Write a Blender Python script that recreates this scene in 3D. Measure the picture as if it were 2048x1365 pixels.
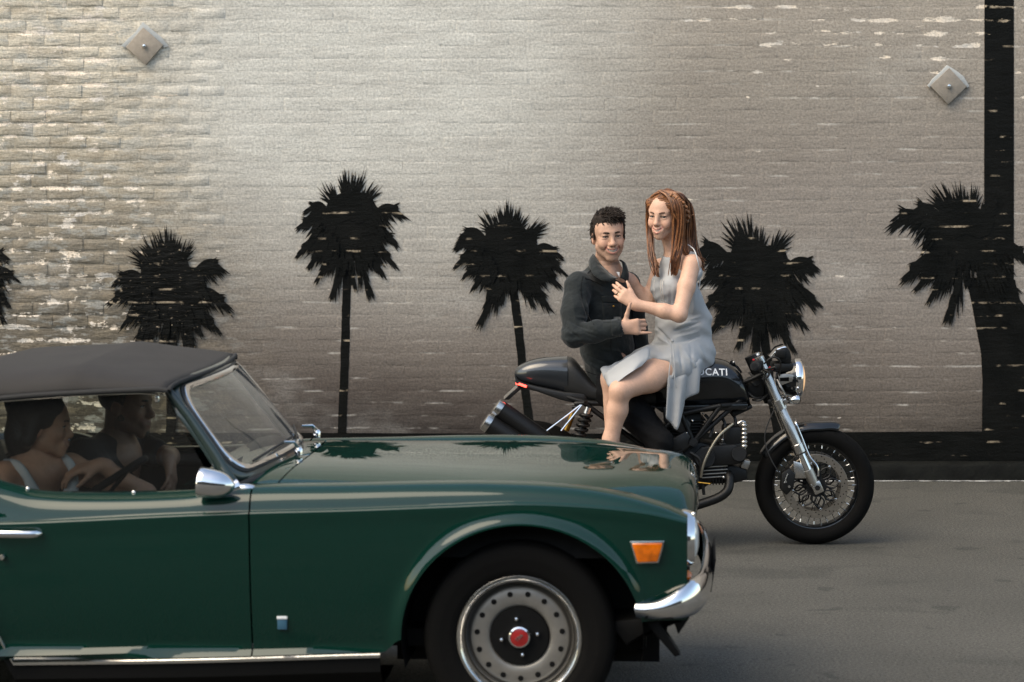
import bpy, bmesh, math, random
import numpy as np
from mathutils import Vector, Matrix, Quaternion
from mathutils.bvhtree import BVHTree

for o in list(bpy.data.objects):
    bpy.data.objects.remove(o, do_unlink=True)
SC = bpy.context.scene
COL = SC.collection
R = math.radians

# ------------------------------------------------------------------ camera
CAM_H, PITCH, FPX = 1.97, R(4.5), 4800.0
cd = bpy.data.cameras.new('camera')
cd.sensor_width = 36.0
cd.lens = FPX / 2048 * 36.0
cd.clip_start, cd.clip_end = 0.1, 2000
cd.dof.use_dof = True
cd.dof.focus_distance = 12.0
cd.dof.aperture_fstop = 4.0
cam = bpy.data.objects.new('camera', cd)
COL.objects.link(cam)
cam.location = (0, 0, CAM_H)
cam.rotation_euler = (R(90) - PITCH, 0, 0)
SC.camera = cam

# ------------------------------------------------------------------ light: bright overcast
SUN_EL, SUN_AZ = R(52), R(-122)          # azimuth from +Y towards +X: hazy sun from the left, behind the camera
wd = bpy.data.worlds.new('World'); SC.world = wd; wd.use_nodes = True
nt = wd.node_tree; bg = nt.nodes['Background']
sky = nt.nodes.new('ShaderNodeTexSky'); sky.sky_type = 'NISHITA'; sky.sun_disc = False
sky.sun_elevation = SUN_EL; sky.sun_rotation = SUN_AZ
sky.air_density = 1.0; sky.dust_density = 1.6; sky.ozone_density = 1.0
nt.links.new(sky.outputs[0], bg.inputs[0]); bg.inputs[1].default_value = 0.15
sd = bpy.data.lights.new('sun', 'SUN'); sd.energy = 1.0; sd.angle = R(50); sd.color = (1.0, 0.95, 0.88)
sun = bpy.data.objects.new('sun', sd); COL.objects.link(sun)
sv = Vector((math.sin(SUN_AZ) * math.cos(SUN_EL), math.cos(SUN_AZ) * math.cos(SUN_EL), math.sin(SUN_EL)))
sun.rotation_euler = (-sv).to_track_quat('-Z', 'Y').to_euler(); sun.location = (0, 0, 20)
SC.view_settings.view_transform = 'Standard'; SC.view_settings.look = 'None'
SC.view_settings.exposure = 1.22; SC.view_settings.gamma = 1.0
SC.view_settings.use_curve_mapping = False
SC.view_settings.use_white_balance = True; SC.view_settings.white_balance_temperature = 7900; SC.view_settings.white_balance_tint = 7
SC.render.engine = 'CYCLES'; SC.cycles.use_denoising = True
SC.cycles.max_bounces = 10; SC.cycles.transparent_max_bounces = 16
# ------------------------------------------------------------------ helpers
_c, _s = math.cos(PITCH), math.sin(PITCH)
def at(px, py, Y):
    """photo pixel -> point on the upright plane at distance Y"""
    a = (px - 1024) / FPX; b = (682.5 - py) / FPX
    y = _c + b * _s; z = -_s + b * _c; t = Y / y
    return Vector((a * t, Y, CAM_H + z * t))
def srgb(r, g, b):
    f = lambda v: v / 12.92 if v <= .04045 else ((v + .055) / 1.055) ** 2.4
    return (f(r / 255), f(g / 255), f(b / 255), 1)

def mat(name, col=(.5, .5, .5), rough=.5, metal=0, coat=0, spec=.5, bump=None, vary=None, vcol=None, sheen=0, coat_rough=.03,
        emis=None, trans=0, sss=0):
    """principled material; bump=(scale, strength[, detail]); vary=(scale, amount) mottles the colour; vcol = colour attribute"""
    m = bpy.data.materials.new(name); m.use_nodes = True
    n = m.node_tree.nodes; l = m.node_tree.links; p = n['Principled BSDF']
    p.inputs['Base Color'].default_value = (*col[:3], 1)
    p.inputs['Roughness'].default_value = rough; p.inputs['Metallic'].default_value = metal
    p.inputs['Coat Weight'].default_value = coat; p.inputs['Coat Roughness'].default_value = coat_rough
    p.inputs['Specular IOR Level'].default_value = spec
    p.inputs['Sheen Weight'].default_value = sheen
    p.inputs['Transmission Weight'].default_value = trans
    if sss:
        p.inputs['Subsurface Weight'].default_value = sss; p.inputs['Subsurface Radius'].default_value = (.012, .005, .003)
        p.inputs['Subsurface Scale'].default_value = 1.0
    if emis:
        p.inputs['Emission Color'].default_value = (*emis[0][:3], 1); p.inputs['Emission Strength'].default_value = emis[1]
    tc = n.new('ShaderNodeTexCoord')
    src = None
    if vcol:
        a = n.new('ShaderNodeVertexColor'); a.layer_name = vcol; src = a.outputs[0]
        l.new(src, p.inputs['Base Color'])
    if vary:
        t = n.new('ShaderNodeTexNoise'); t.inputs['Scale'].default_value = vary[0]; t.inputs['Detail'].default_value = 6
        t.inputs['Roughness'].default_value = .6
        l.new(tc.outputs['Object'], t.inputs['Vector'])
        mr = n.new('ShaderNodeMapRange'); mr.inputs['From Min'].default_value = .3; mr.inputs['From Max'].default_value = .7
        mr.inputs['To Min'].default_value = 1 - vary[1]; mr.inputs['To Max'].default_value = 1 + vary[1]
        l.new(t.outputs[0], mr.inputs[0])
        mx = n.new('ShaderNodeVectorMath'); mx.operation = 'SCALE'
        if src: l.new(src, mx.inputs[0])
        else: mx.inputs[0].default_value = col[:3]
        l.new(mr.outputs[0], mx.inputs['Scale']); l.new(mx.outputs[0], p.inputs['Base Color'])
    if bump:
        t = n.new('ShaderNodeTexNoise'); t.inputs['Scale'].default_value = bump[0]
        t.inputs['Detail'].default_value = bump[2] if len(bump) > 2 else 4
        l.new(tc.outputs['Object'], t.inputs['Vector'])
        b = n.new('ShaderNodeBump'); b.inputs['Strength'].default_value = 1; b.inputs['Distance'].default_value = bump[1]
        l.new(t.outputs[0], b.inputs['Height']); l.new(b.outputs[0], p.inputs['Normal'])
    return m

def glass_mat(name, tint=(1, 1, 1), ior=1.45, haze=0.0):
    m = bpy.data.materials.new(name); m.use_nodes = True
    n = m.node_tree.nodes; l = m.node_tree.links; n.clear()
    o = n.new('ShaderNodeOutputMaterial'); tr = n.new('ShaderNodeBsdfTransparent'); gl = n.new('ShaderNodeBsdfGlossy')
    tr.inputs[0].default_value = (*tint, 1); gl.inputs['Roughness'].default_value = .02
    f = n.new('ShaderNodeFresnel'); f.inputs[0].default_value = ior
    mx = n.new('ShaderNodeMixShader'); l.new(f.outputs[0], mx.inputs[0]); l.new(tr.outputs[0], mx.inputs[1]); l.new(gl.outputs[0], mx.inputs[2])
    d = n.new('ShaderNodeBsdfDiffuse'); d.inputs[0].default_value = (.6, .58, .55, 1)  # pale diffuse share painted in for the reflected haze on the pane
    m2 = n.new('ShaderNodeMixShader'); m2.inputs[0].default_value = haze
    l.new(mx.outputs[0], m2.inputs[1]); l.new(d.outputs[0], m2.inputs[2]); l.new(m2.outputs[0], o.inputs[0])
    return m

def tag(o, label=None, cat=None, group=None, kind=None):
    if label: o['label'] = label
    if cat: o['category'] = cat
    if group: o['group'] = group
    if kind: o['kind'] = kind
    return o
def empty(name, loc=(0, 0, 0), rz=0, label=None, cat=None, group=None):
    o = bpy.data.objects.new(name, None); COL.objects.link(o); o.location = loc; o.rotation_euler = (0, 0, rz)
    o.empty_display_size = .1
    return tag(o, label, cat, group)

class MB:
    """collects shapes and links them as ONE mesh object"""
    def __init__(s): s.v = []; s.f = []
    def add(s, v, f):
        n = len(s.v); s.v += [tuple(q) for q in v]; s.f += [tuple(i + n for i in q) for q in f]; return s
    def box(s, c, size, rot=None, bevel=0):
        bm = bmesh.new(); bmesh.ops.create_cube(bm, size=1)
        for q in bm.verts: q.co = Vector((q.co.x * size[0], q.co.y * size[1], q.co.z * size[2]))
        if bevel: bmesh.ops.bevel(bm, geom=bm.edges[:], offset=bevel, segments=2, profile=.5, affect='EDGES')
        M = Matrix.Translation(Vector(c)) @ (rot.to_4x4() if rot else Matrix())
        bm.verts.index_update(); s.add([M @ q.co for q in bm.verts], [[q.index for q in f.verts] for f in bm.faces]); bm.free(); return s
    def cyl(s, p0, p1, r0, r1=None, n=16, caps=True):
        return s.tube([p0, p1], [r0, r0 if r1 is None else r1], n, caps)
    def tube(s, pts, r, n=12, caps=True, flat=None):
        pts = [Vector(p) for p in pts]; k = len(pts)
        if not hasattr(r, '__len__'): r = [r] * k
        up = None; v = []
        for i, p in enumerate(pts):
            t = (pts[min(i + 1, k - 1)] - pts[max(i - 1, 0)]).normalized()
            if up is None:
                up = Vector((0, 0, 1)) if abs(t.z) < .9 else Vector((1, 0, 0))
            a = t.cross(up).normalized(); up = a.cross(t).normalized()
            for j in range(n):
                w = 2 * math.pi * j / n
                v.append(p + (a * math.cos(w) * (flat or 1) + up * math.sin(w)) * r[i])
        f = [(i * n + j, i * n + (j + 1) % n, (i + 1) * n + (j + 1) % n, (i + 1) * n + j) for i in range(k - 1) for j in range(n)]
        if caps: f += [tuple(range(n - 1, -1, -1)), tuple((k - 1) * n + j for j in range(n))]
        return s.add(v, f)
    def lathe(s, prof, c, axis='y', n=48, ang=None, closed=False):
        """prof: list of (radius, height along axis)"""
        v = []; a0, a1 = ang or (0, 2 * math.pi); full = ang is None; m = n if full else n + 1; k = len(prof)
        for i in range(m):
            w = a0 + (a1 - a0) * i / n; cw, sw = math.cos(w), math.sin(w)
            for (r, h) in prof:
                q = {'y': (r * cw, h, r * sw), 'z': (r * cw, r * sw, h), 'x': (h, r * cw, r * sw)}[axis]
                v.append(Vector(c) + Vector(q))
        f = []
        for i in range(n):
            i2 = (i + 1) % m
            for j in range(k if closed else k - 1):
                j2 = (j + 1) % k
                f.append((i * k + j, i * k + j2, i2 * k + j2, i2 * k + j))
        return s.add(v, f)
    def ball(s, c, rad, n=16, rot=None):
        if not hasattr(rad, '__len__'): rad = (rad,) * 3
        v = []; f = []; m = n // 2
        for i in range(m + 1):
            t = math.pi * i / m
            for j in range(n):
                p = 2 * math.pi * j / n
                q = Vector((rad[0] * math.sin(t) * math.cos(p), rad[1] * math.sin(t) * math.sin(p), rad[2] * math.cos(t)))
                v.append(Vector(c) + (rot @ q if rot else q))
        for i in range(m):
            for j in range(n): f.append((i * n + j, (i + 1) * n + j, (i + 1) * n + (j + 1) % n, i * n + (j + 1) % n))
        return s.add(v, f)
    def grid(s, P, closed_u=False, closed_v=False):
        """P[i][j] points"""
        a, b = len(P), len(P[0]); v = [q for r in P for q in r]; f = []
        for i in range(a if closed_u else a - 1):
            for j in range(b if closed_v else b - 1):
                i2, j2 = (i + 1) % a, (j + 1) % b
                f.append((i * b + j, i2 * b + j, i2 * b + j2, i * b + j2))
        return s.add(v, f)
    def prism(s, outline, y0, y1, bevel=0):
        """outline in (x,z) extruded along y"""
        bm = bmesh.new(); n = len(outline)
        vs = [bm.verts.new((x, y0, z)) for x, z in outline]; f = bm.faces.new(vs)
        r = bmesh.ops.extrude_face_region(bm, geom=[f])
        for q in r['geom']:
            if isinstance(q, bmesh.types.BMVert): q.co.y = y1
        bmesh.ops.recalc_face_normals(bm, faces=bm.faces[:])
        if bevel: bmesh.ops.bevel(bm, geom=bm.edges[:], offset=bevel, segments=2, profile=.5, affect='EDGES', clamp_overlap=True)
        bm.verts.index_update(); s.add([q.co for q in bm.verts], [[q.index for q in f.verts] for f in bm.faces]); bm.free(); return s
    def xf(s, M):
        s.v = [tuple(M @ Vector(q)) for q in s.v]; return s
    def build(s, name, m, parent=None, smooth=35, label=None, cat=None, group=None, kind=None, solid=0, normals=True):
        me = bpy.data.meshes.new(name); me.from_pydata(s.v, [], s.f)
        if normals:
            bm = bmesh.new(); bm.from_mesh(me); bmesh.ops.remove_doubles(bm, verts=bm.verts[:], dist=1e-6)
            bmesh.ops.recalc_face_normals(bm, faces=bm.faces[:]); bm.to_mesh(me); bm.free()
        if smooth:
            me.shade_smooth(); me.set_sharp_from_angle(angle=R(smooth))
        for q in (m if isinstance(m, (list, tuple)) else [m]): me.materials.append(q)
        o = bpy.data.objects.new(name, me); COL.objects.link(o); o.parent = parent
        if solid:
            q = o.modifiers.new('thickness', 'SOLIDIFY'); q.thickness = solid; q.offset = -1
        return tag(o, label, cat, group, kind)

def interp(xs, ys, x):
    """smooth monotone-ish interpolation (Catmull-Rom on a table)"""
    n = len(xs)
    if x <= xs[0]: return ys[0]
    if x >= xs[-1]: return ys[-1]
    i = max(k for k in range(n - 1) if xs[k] <= x)
    def slope(k):
        if k == 0: return (ys[1] - ys[0]) / (xs[1] - xs[0])
        if k == n - 1: return (ys[-1] - ys[-2]) / (xs[-1] - xs[-2])
        return (ys[k + 1] - ys[k - 1]) / (xs[k + 1] - xs[k - 1])
    h = xs[i + 1] - xs[i]; t = (x - xs[i]) / h; m0, m1 = slope(i) * h, slope(i + 1) * h
    return (2*t**3 - 3*t*t + 1) * ys[i] + (t**3 - 2*t*t + t) * m0 + (-2*t**3 + 3*t*t) * ys[i + 1] + (t**3 - t*t) * m1
def spline(pts, n=8):
    """Catmull-Rom through 3D points"""
    pts = [Vector(p) for p in pts]; out = []
    for i in range(len(pts) - 1):
        p0 = pts[max(i - 1, 0)]; p1 = pts[i]; p2 = pts[i + 1]; p3 = pts[min(i + 2, len(pts) - 1)]
        for k in range(n):
            t = k / n
            out.append(.5 * ((2 * p1) + (p2 - p0) * t + (2*p0 - 5*p1 + 4*p2 - p3) * t*t + (3*p1 - p0 - 3*p2 + p3) * t**3))
    out.append(pts[-1]); return out
def lerp(a, b, t): return a + (b - a) * t
def sstep(a, b, x):
    t = min(1, max(0, (x - a) / (b - a))); return t * t * (3 - 2 * t)
# ------------------------------------------------------------------ setting: road and painted brick wall
WY = 14.38          # face of the wall
COURSE, BL = 0.0765, 0.213

def wz(py): return at(1024, py, WY).z
def wx(px): return (px - 1024) / FPX * 14.5

def nodes_of(name):
    m = bpy.data.materials.new(name); m.use_nodes = True
    return m, m.node_tree.nodes, m.node_tree.links, m.node_tree.nodes['Principled BSDF']
class NG:
    """tiny helper to write node maths"""
    def __init__(s, n, l): s.n, s.l = n, l
    def put(s, sock, v):
        if hasattr(v, 'links'): s.l.new(v, sock)
        else: sock.default_value = v
    def m(s, op, a, b=0.0, c=None, clamp=False):
        k = s.n.new('ShaderNodeMath'); k.operation = op; k.use_clamp = clamp
        s.put(k.inputs[0], a); s.put(k.inputs[1], b)
        if c is not None: s.put(k.inputs[2], c)
        return k.outputs[0]
    def ss(s, x, a, b, lo=0.0, hi=1.0):
        k = s.n.new('ShaderNodeMapRange'); k.interpolation_type = 'SMOOTHSTEP'
        s.put(k.inputs[0], x); k.inputs[1].default_value = a; k.inputs[2].default_value = b
        k.inputs[3].default_value = lo; k.inputs[4].default_value = hi; return k.outputs[0]
    def noise(s, vec, scale, detail=3, rough=.5, dist=0):
        k = s.n.new('ShaderNodeTexNoise'); s.l.new(vec, k.inputs['Vector']); k.inputs['Scale'].default_value = scale
        k.inputs['Detail'].default_value = detail; k.inputs['Roughness'].default_value = rough; k.inputs['Distortion'].default_value = dist
        return k.outputs[0]
    def mapv(s, vec, sc, off=(0, 0, 0)):
        k = s.n.new('ShaderNodeMapping'); s.l.new(vec, k.inputs[0]); k.inputs['Scale'].default_value = sc; k.inputs['Location'].default_value = off
        return k.outputs[0]
    def mix(s, f, a, b):
        k = s.n.new('ShaderNodeMix'); k.data_type = 'RGBA'; s.put(k.inputs[0], f); s.put(k.inputs[6], a); s.put(k.inputs[7], b); return k.outputs[2]
    def ramp(s, f, stops):
        k = s.n.new('ShaderNodeValToRGB'); e = k.color_ramp.elements
        while len(e) < len(stops): e.new(.5)
        for q, (pos, c) in zip(e, stops): q.position = pos; q.color = c
        s.put(k.inputs[0], f); return k.outputs[0]

ALB = 1.03          # wall tones, mural print and light on it together -> paint albedo
def tone(r, g, b):
    c = srgb(r, g, b); return (c[0] * ALB, c[1] * ALB, c[2] * ALB, 1)

def mural_material(name, dark=False):
    m, n, l, p = nodes_of(name); g = NG(n, l)
    geo = n.new('ShaderNodeNewGeometry'); pos = geo.outputs['Position']
    sep = n.new('ShaderNodeSeparateXYZ'); l.new(pos, sep.inputs[0]); X, Z = sep.outputs[0], sep.outputs[2]
    flat = g.mapv(pos, (1, 0, 1))
    warp = g.noise(flat, .7, 1); Zw = g.m('ADD', Z, g.m('MULTIPLY', g.m('SUBTRACT', warp, .5), .5))
    Xw = g.m('ADD', X, g.m('MULTIPLY', g.m('SUBTRACT', g.noise(flat, .55, 1, .5), .5), 1.0))
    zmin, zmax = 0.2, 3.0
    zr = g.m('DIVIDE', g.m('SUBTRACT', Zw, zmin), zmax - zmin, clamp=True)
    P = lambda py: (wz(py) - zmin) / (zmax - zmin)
    # flaking masks (long thin flakes that follow the brick courses)
    course = g.m('FRACT', g.m('DIVIDE', g.m('ADD', Z, g.m('MULTIPLY', g.m('SUBTRACT', g.noise(flat, 1.3, 0), .5), .03)), COURSE))
    near_joint = g.ss(g.m('ABSOLUTE', g.m('SUBTRACT', course, .5)), .18, .46)
    flake = g.noise(g.mapv(pos, (4.2, 0, 15)), 1.0, 5, .66, 0)
    left = g.ss(Xw, -1.35, -2.55)
    ur = g.m('MULTIPLY', g.ss(X, .6, 1.7), g.ss(Z, 2.0, 2.75))
    thr = g.m('SUBTRACT', .728, g.m('ADD', g.m('MULTIPLY', left, .19), g.m('MULTIPLY', ur, .15)))
    blot = g.noise(g.mapv(pos, (7, 0, 11), (3, 0, 5)), 1.0, 5, .7)
    flake = g.m('ADD', g.m('MULTIPLY', flake, g.m('SUBTRACT', 1.0, g.m('MULTIPLY', left, .6))), g.m('MULTIPLY', blot, g.m('MULTIPLY', left, .6)))
    val = g.m('ADD', flake, g.m('MULTIPLY', g.m('SUBTRACT', near_joint, .5), g.m('SUBTRACT', .13, g.m('MULTIPLY', left, .07))))
    chip = g.ss(g.m('SUBTRACT', val, g.m('ADD', thr, .035) if dark else thr), 0.0, .022)
    grain = g.noise(flat, 70, 3, .8)
    if dark:
        base = g.ramp(g.noise(flat, 5, 2), [(.3, (.0025, .0028, .0022, 1)), (.75, (.007, .007, .006, 1))])
        pin = g.ss(g.noise(g.mapv(pos, (30, 0, 70)), 1.0, 3, .7), .62, .7)       # pin holes of missing paint on the old brick
        chip2 = g.m('MAXIMUM', g.m('MULTIPLY', chip, 1.0), g.m('MULTIPLY', pin, g.m('MULTIPLY', left, .9)))
        line = g.m('MULTIPLY', g.ss(near_joint, .90, .99), g.ss(g.noise(g.mapv(pos, (5, 0, 9)), 1.0, 4, .6), .55, .63))
        chip = g.m('MAXIMUM', chip2, g.m('MULTIPLY', line, .75))
        col = g.mix(chip, base, g.ramp(g.noise(flat, 9, 3), [(.35, tone(120, 108, 92)), (.7, tone(205, 186, 160))]))
        col2 = col
    else:
        a = g.ramp(zr, [(P(875), tone(56, 49, 45)), (P(800), tone(82, 73, 67)), (P(700), tone(120, 111, 103)), (P(520), tone(170, 164, 155)), (P(280), tone(204, 201, 192)), (P(60), tone(208, 205, 196))])  # mural's sky gradient, with sky sheen and light falloff painted in
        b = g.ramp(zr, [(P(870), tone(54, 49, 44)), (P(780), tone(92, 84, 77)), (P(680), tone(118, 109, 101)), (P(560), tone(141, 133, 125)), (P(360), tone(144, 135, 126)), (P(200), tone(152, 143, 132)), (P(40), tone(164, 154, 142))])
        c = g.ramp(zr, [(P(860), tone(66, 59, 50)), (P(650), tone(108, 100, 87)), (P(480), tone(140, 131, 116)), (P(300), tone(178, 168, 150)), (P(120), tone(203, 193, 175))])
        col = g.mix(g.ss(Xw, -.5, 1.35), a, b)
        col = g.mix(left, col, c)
        stain = g.noise(g.mapv(pos, (.8, 0, 1.3)), 1.0, 4, .65); col = g.mix(g.ss(stain, .52, .72, 0, .16), col, tone(112, 100, 88)); col = g.mix(g.ss(stain, .46, .30, 0, .14), col, tone(215, 212, 205))
        mott = g.noise(g.mapv(pos, (2.2, 0, 9)), 1.0, 3, .6)
        col = g.mix(g.ss(mott, .35, .75, 0, .22), col, tone(120, 112, 104))
        # worn brick on the left: grey and tan patches
        pt = g.noise(g.mapv(pos, (5, 0, 13)), 1.0, 4, .65, 0)
        col = g.mix(g.m('MULTIPLY', g.ss(pt, .52, .60), g.m('MULTIPLY', left, .5)), col, tone(172, 172, 166))
        col = g.mix(g.m('MULTIPLY', g.ss(pt, .47, .38), g.m('MULTIPLY', left, .45)), col, tone(150, 136, 115))
        ccol = g.ramp(g.noise(flat, 6, 1), [(.3, tone(206, 199, 190)), (.6, tone(232, 216, 196))])
        col = g.mix(chip, col, ccol)
        line = g.m('MULTIPLY', g.ss(near_joint, .9, .99), g.ss(g.noise(g.mapv(pos, (3.5, 0, 8)), 1.0, 3, .65), .52, .66))
        col2 = g.mix(g.m('MULTIPLY', line, .35), col, tone(214, 209, 200))
    k = n.new('ShaderNodeVectorMath'); k.operation = 'SCALE'; l.new(col2, k.inputs[0])
    l.new(g.ss(grain, .28, .72, .72, 1.28), k.inputs['Scale'])
    l.new(k.outputs[0], p.inputs['Base Color'])
    p.inputs['Roughness'].default_value = .62 if not dark else .5
    p.inputs['Specular IOR Level'].default_value = .12 if dark else .3
    hgt = g.m('ADD', g.m('MULTIPLY', grain, .003), g.m('MULTIPLY', g.noise(g.mapv(pos, (6, 0, 24)), 1.0, 3, .6), g.m('ADD', .0055, g.m('MULTIPLY', left, .011))))
    bp = n.new('ShaderNodeBump'); bp.inputs['Distance'].default_value = 1; bp.inputs['Strength'].default_value = .8
    l.new(hgt, bp.inputs['Height']); l.new(bp.outputs[0], p.inputs['Normal'])
    return m

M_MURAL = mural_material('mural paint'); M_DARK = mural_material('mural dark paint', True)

def asphalt():
    m, n, l, p = nodes_of('asphalt'); g = NG(n, l)
    pos = n.new('ShaderNodeNewGeometry').outputs['Position']
    flat = g.mapv(pos, (1, 1, 0))
    c = g.ramp(g.noise(flat, .9, 5, .6), [(.3, (.064, .063, .056, 1)), (.7, (.091, .088, .078, 1))])
    c = g.mix(g.ss(g.noise(g.mapv(pos, (1.1, 1.9, 0), (3, 1, 0)), 1.0, 5, .55, .5), .54, .64, 0, .5), c, (.046, .047, .042, 1))
    spot = g.noise(g.mapv(pos, (4.5, 4.5, 0), (.4, .2, 0)), 1.0, 2, .5, .3)
    c = g.mix(g.ss(spot, .655, .70, 0, .62), c, (.04, .042, .038, 1))
    ag = n.new('ShaderNodeTexVoronoi'); ag.inputs['Scale'].default_value = 130; l.new(flat, ag.inputs['Vector'])
    k = n.new('ShaderNodeVectorMath'); k.operation = 'SCALE'; l.new(c, k.inputs[0])
    sp = g.m('ADD', g.ss(g.noise(flat, 75, 3, .85), .3, .7, .50, 1.50), g.ss(g.noise(flat, 45, 1), .74, .80, 0, .8))
    l.new(sp, k.inputs['Scale']); l.new(k.outputs[0], p.inputs['Base Color'])
    p.inputs['Roughness'].default_value = .85; p.inputs['Specular IOR Level'].default_value = .3
    bp = n.new('ShaderNodeBump'); bp.inputs['Distance'].default_value = .004; bp.inputs['Strength'].default_value = .8
    l.new(ag.outputs[0], bp.inputs['Height']); l.new(bp.outputs[0], p.inputs['Normal'])
    return m
M_ASPH = asphalt()
road = MB().grid([[(x, y, 0) for y in (-300, 0, 6, 10, 14.6, 300)] for x in (-300, -6, 0, 6, 300)]).build('road', M_ASPH, smooth=0, kind='structure')

wall = empty('brick_wall', (0, WY, 0), 0, 'old brick wall painted with a pale sky and black palm silhouettes', 'wall')
def wpt(px, py, off=0.0):
    q = at(px, py, WY); return (q.x, off, q.z)          # in wall coordinates (wall empty sits at y=WY)
XL, XR, ZT = -8.2, 8.2, 6.1
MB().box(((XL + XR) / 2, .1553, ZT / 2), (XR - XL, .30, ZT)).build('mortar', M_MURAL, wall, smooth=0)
rng = random.Random(4)
def brick_mesh(seed, L=BL - .007, Hh=COURSE - .006):
    r = random.Random(seed); v = []; f = []
    j = lambda a: r.uniform(-a, a)
    rings = [(0, .012), (.002, .0040), (.011, .0006)]
    for ins, dep in rings:
        for sx, sz in ((-1, -1), (-.33, -1), (.33, -1), (1, -1), (1, 1), (.33, 1), (-.33, 1), (-1, 1)):
            v.append((sx * (L / 2) - (ins if sx > .9 else -ins if sx < -.9 else 0) + j(.004), dep + j(.0016), sz * (Hh / 2 - ins) + j(.0045)))
    for k in range(2):
        for q in range(8): f.append((k * 8 + q, k * 8 + (q + 1) % 8, (k + 1) * 8 + (q + 1) % 8, (k + 1) * 8 + q))
    o = 16; f += [(o, o + 1, o + 6, o + 7), (o + 1, o + 2, o + 5, o + 6), (o + 2, o + 3, o + 4, o + 5)]
    return v, f
VAR = [brick_mesh(s) for s in range(7)]
vme = []
for v, f in VAR:
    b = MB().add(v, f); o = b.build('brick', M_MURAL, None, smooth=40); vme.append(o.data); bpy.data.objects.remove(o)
field = MB(); nrow = int(ZT / COURSE); count = 0
for r_ in range(nrow):
    z = (r_ + .5) * COURSE; off = (BL / 2 if r_ % 2 else 0) + rng.uniform(-.02, .02)
    x = XL + off
    while x < XR:
        k = rng.randrange(7); y = rng.uniform(-.002, .003); rot = rng.uniform(-.010, .010)
        worn = x < -1.75 and x > -3.35 and .88 < z < 2.95
        if worn:
            o = bpy.data.objects.new('brick', vme[k]); COL.objects.link(o); o.parent = wall
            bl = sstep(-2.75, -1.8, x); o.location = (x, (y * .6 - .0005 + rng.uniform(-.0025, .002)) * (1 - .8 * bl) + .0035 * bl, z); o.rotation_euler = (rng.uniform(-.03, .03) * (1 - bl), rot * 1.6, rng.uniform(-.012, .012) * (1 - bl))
            count += 1
        elif x > XL + .11 and x < XR - .11:
            v, f = VAR[k]; ca, sa = math.cos(rot), math.sin(rot)
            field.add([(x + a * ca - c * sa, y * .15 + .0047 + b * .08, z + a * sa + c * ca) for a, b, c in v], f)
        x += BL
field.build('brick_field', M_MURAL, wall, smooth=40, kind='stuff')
print('bricks', count)

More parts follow.
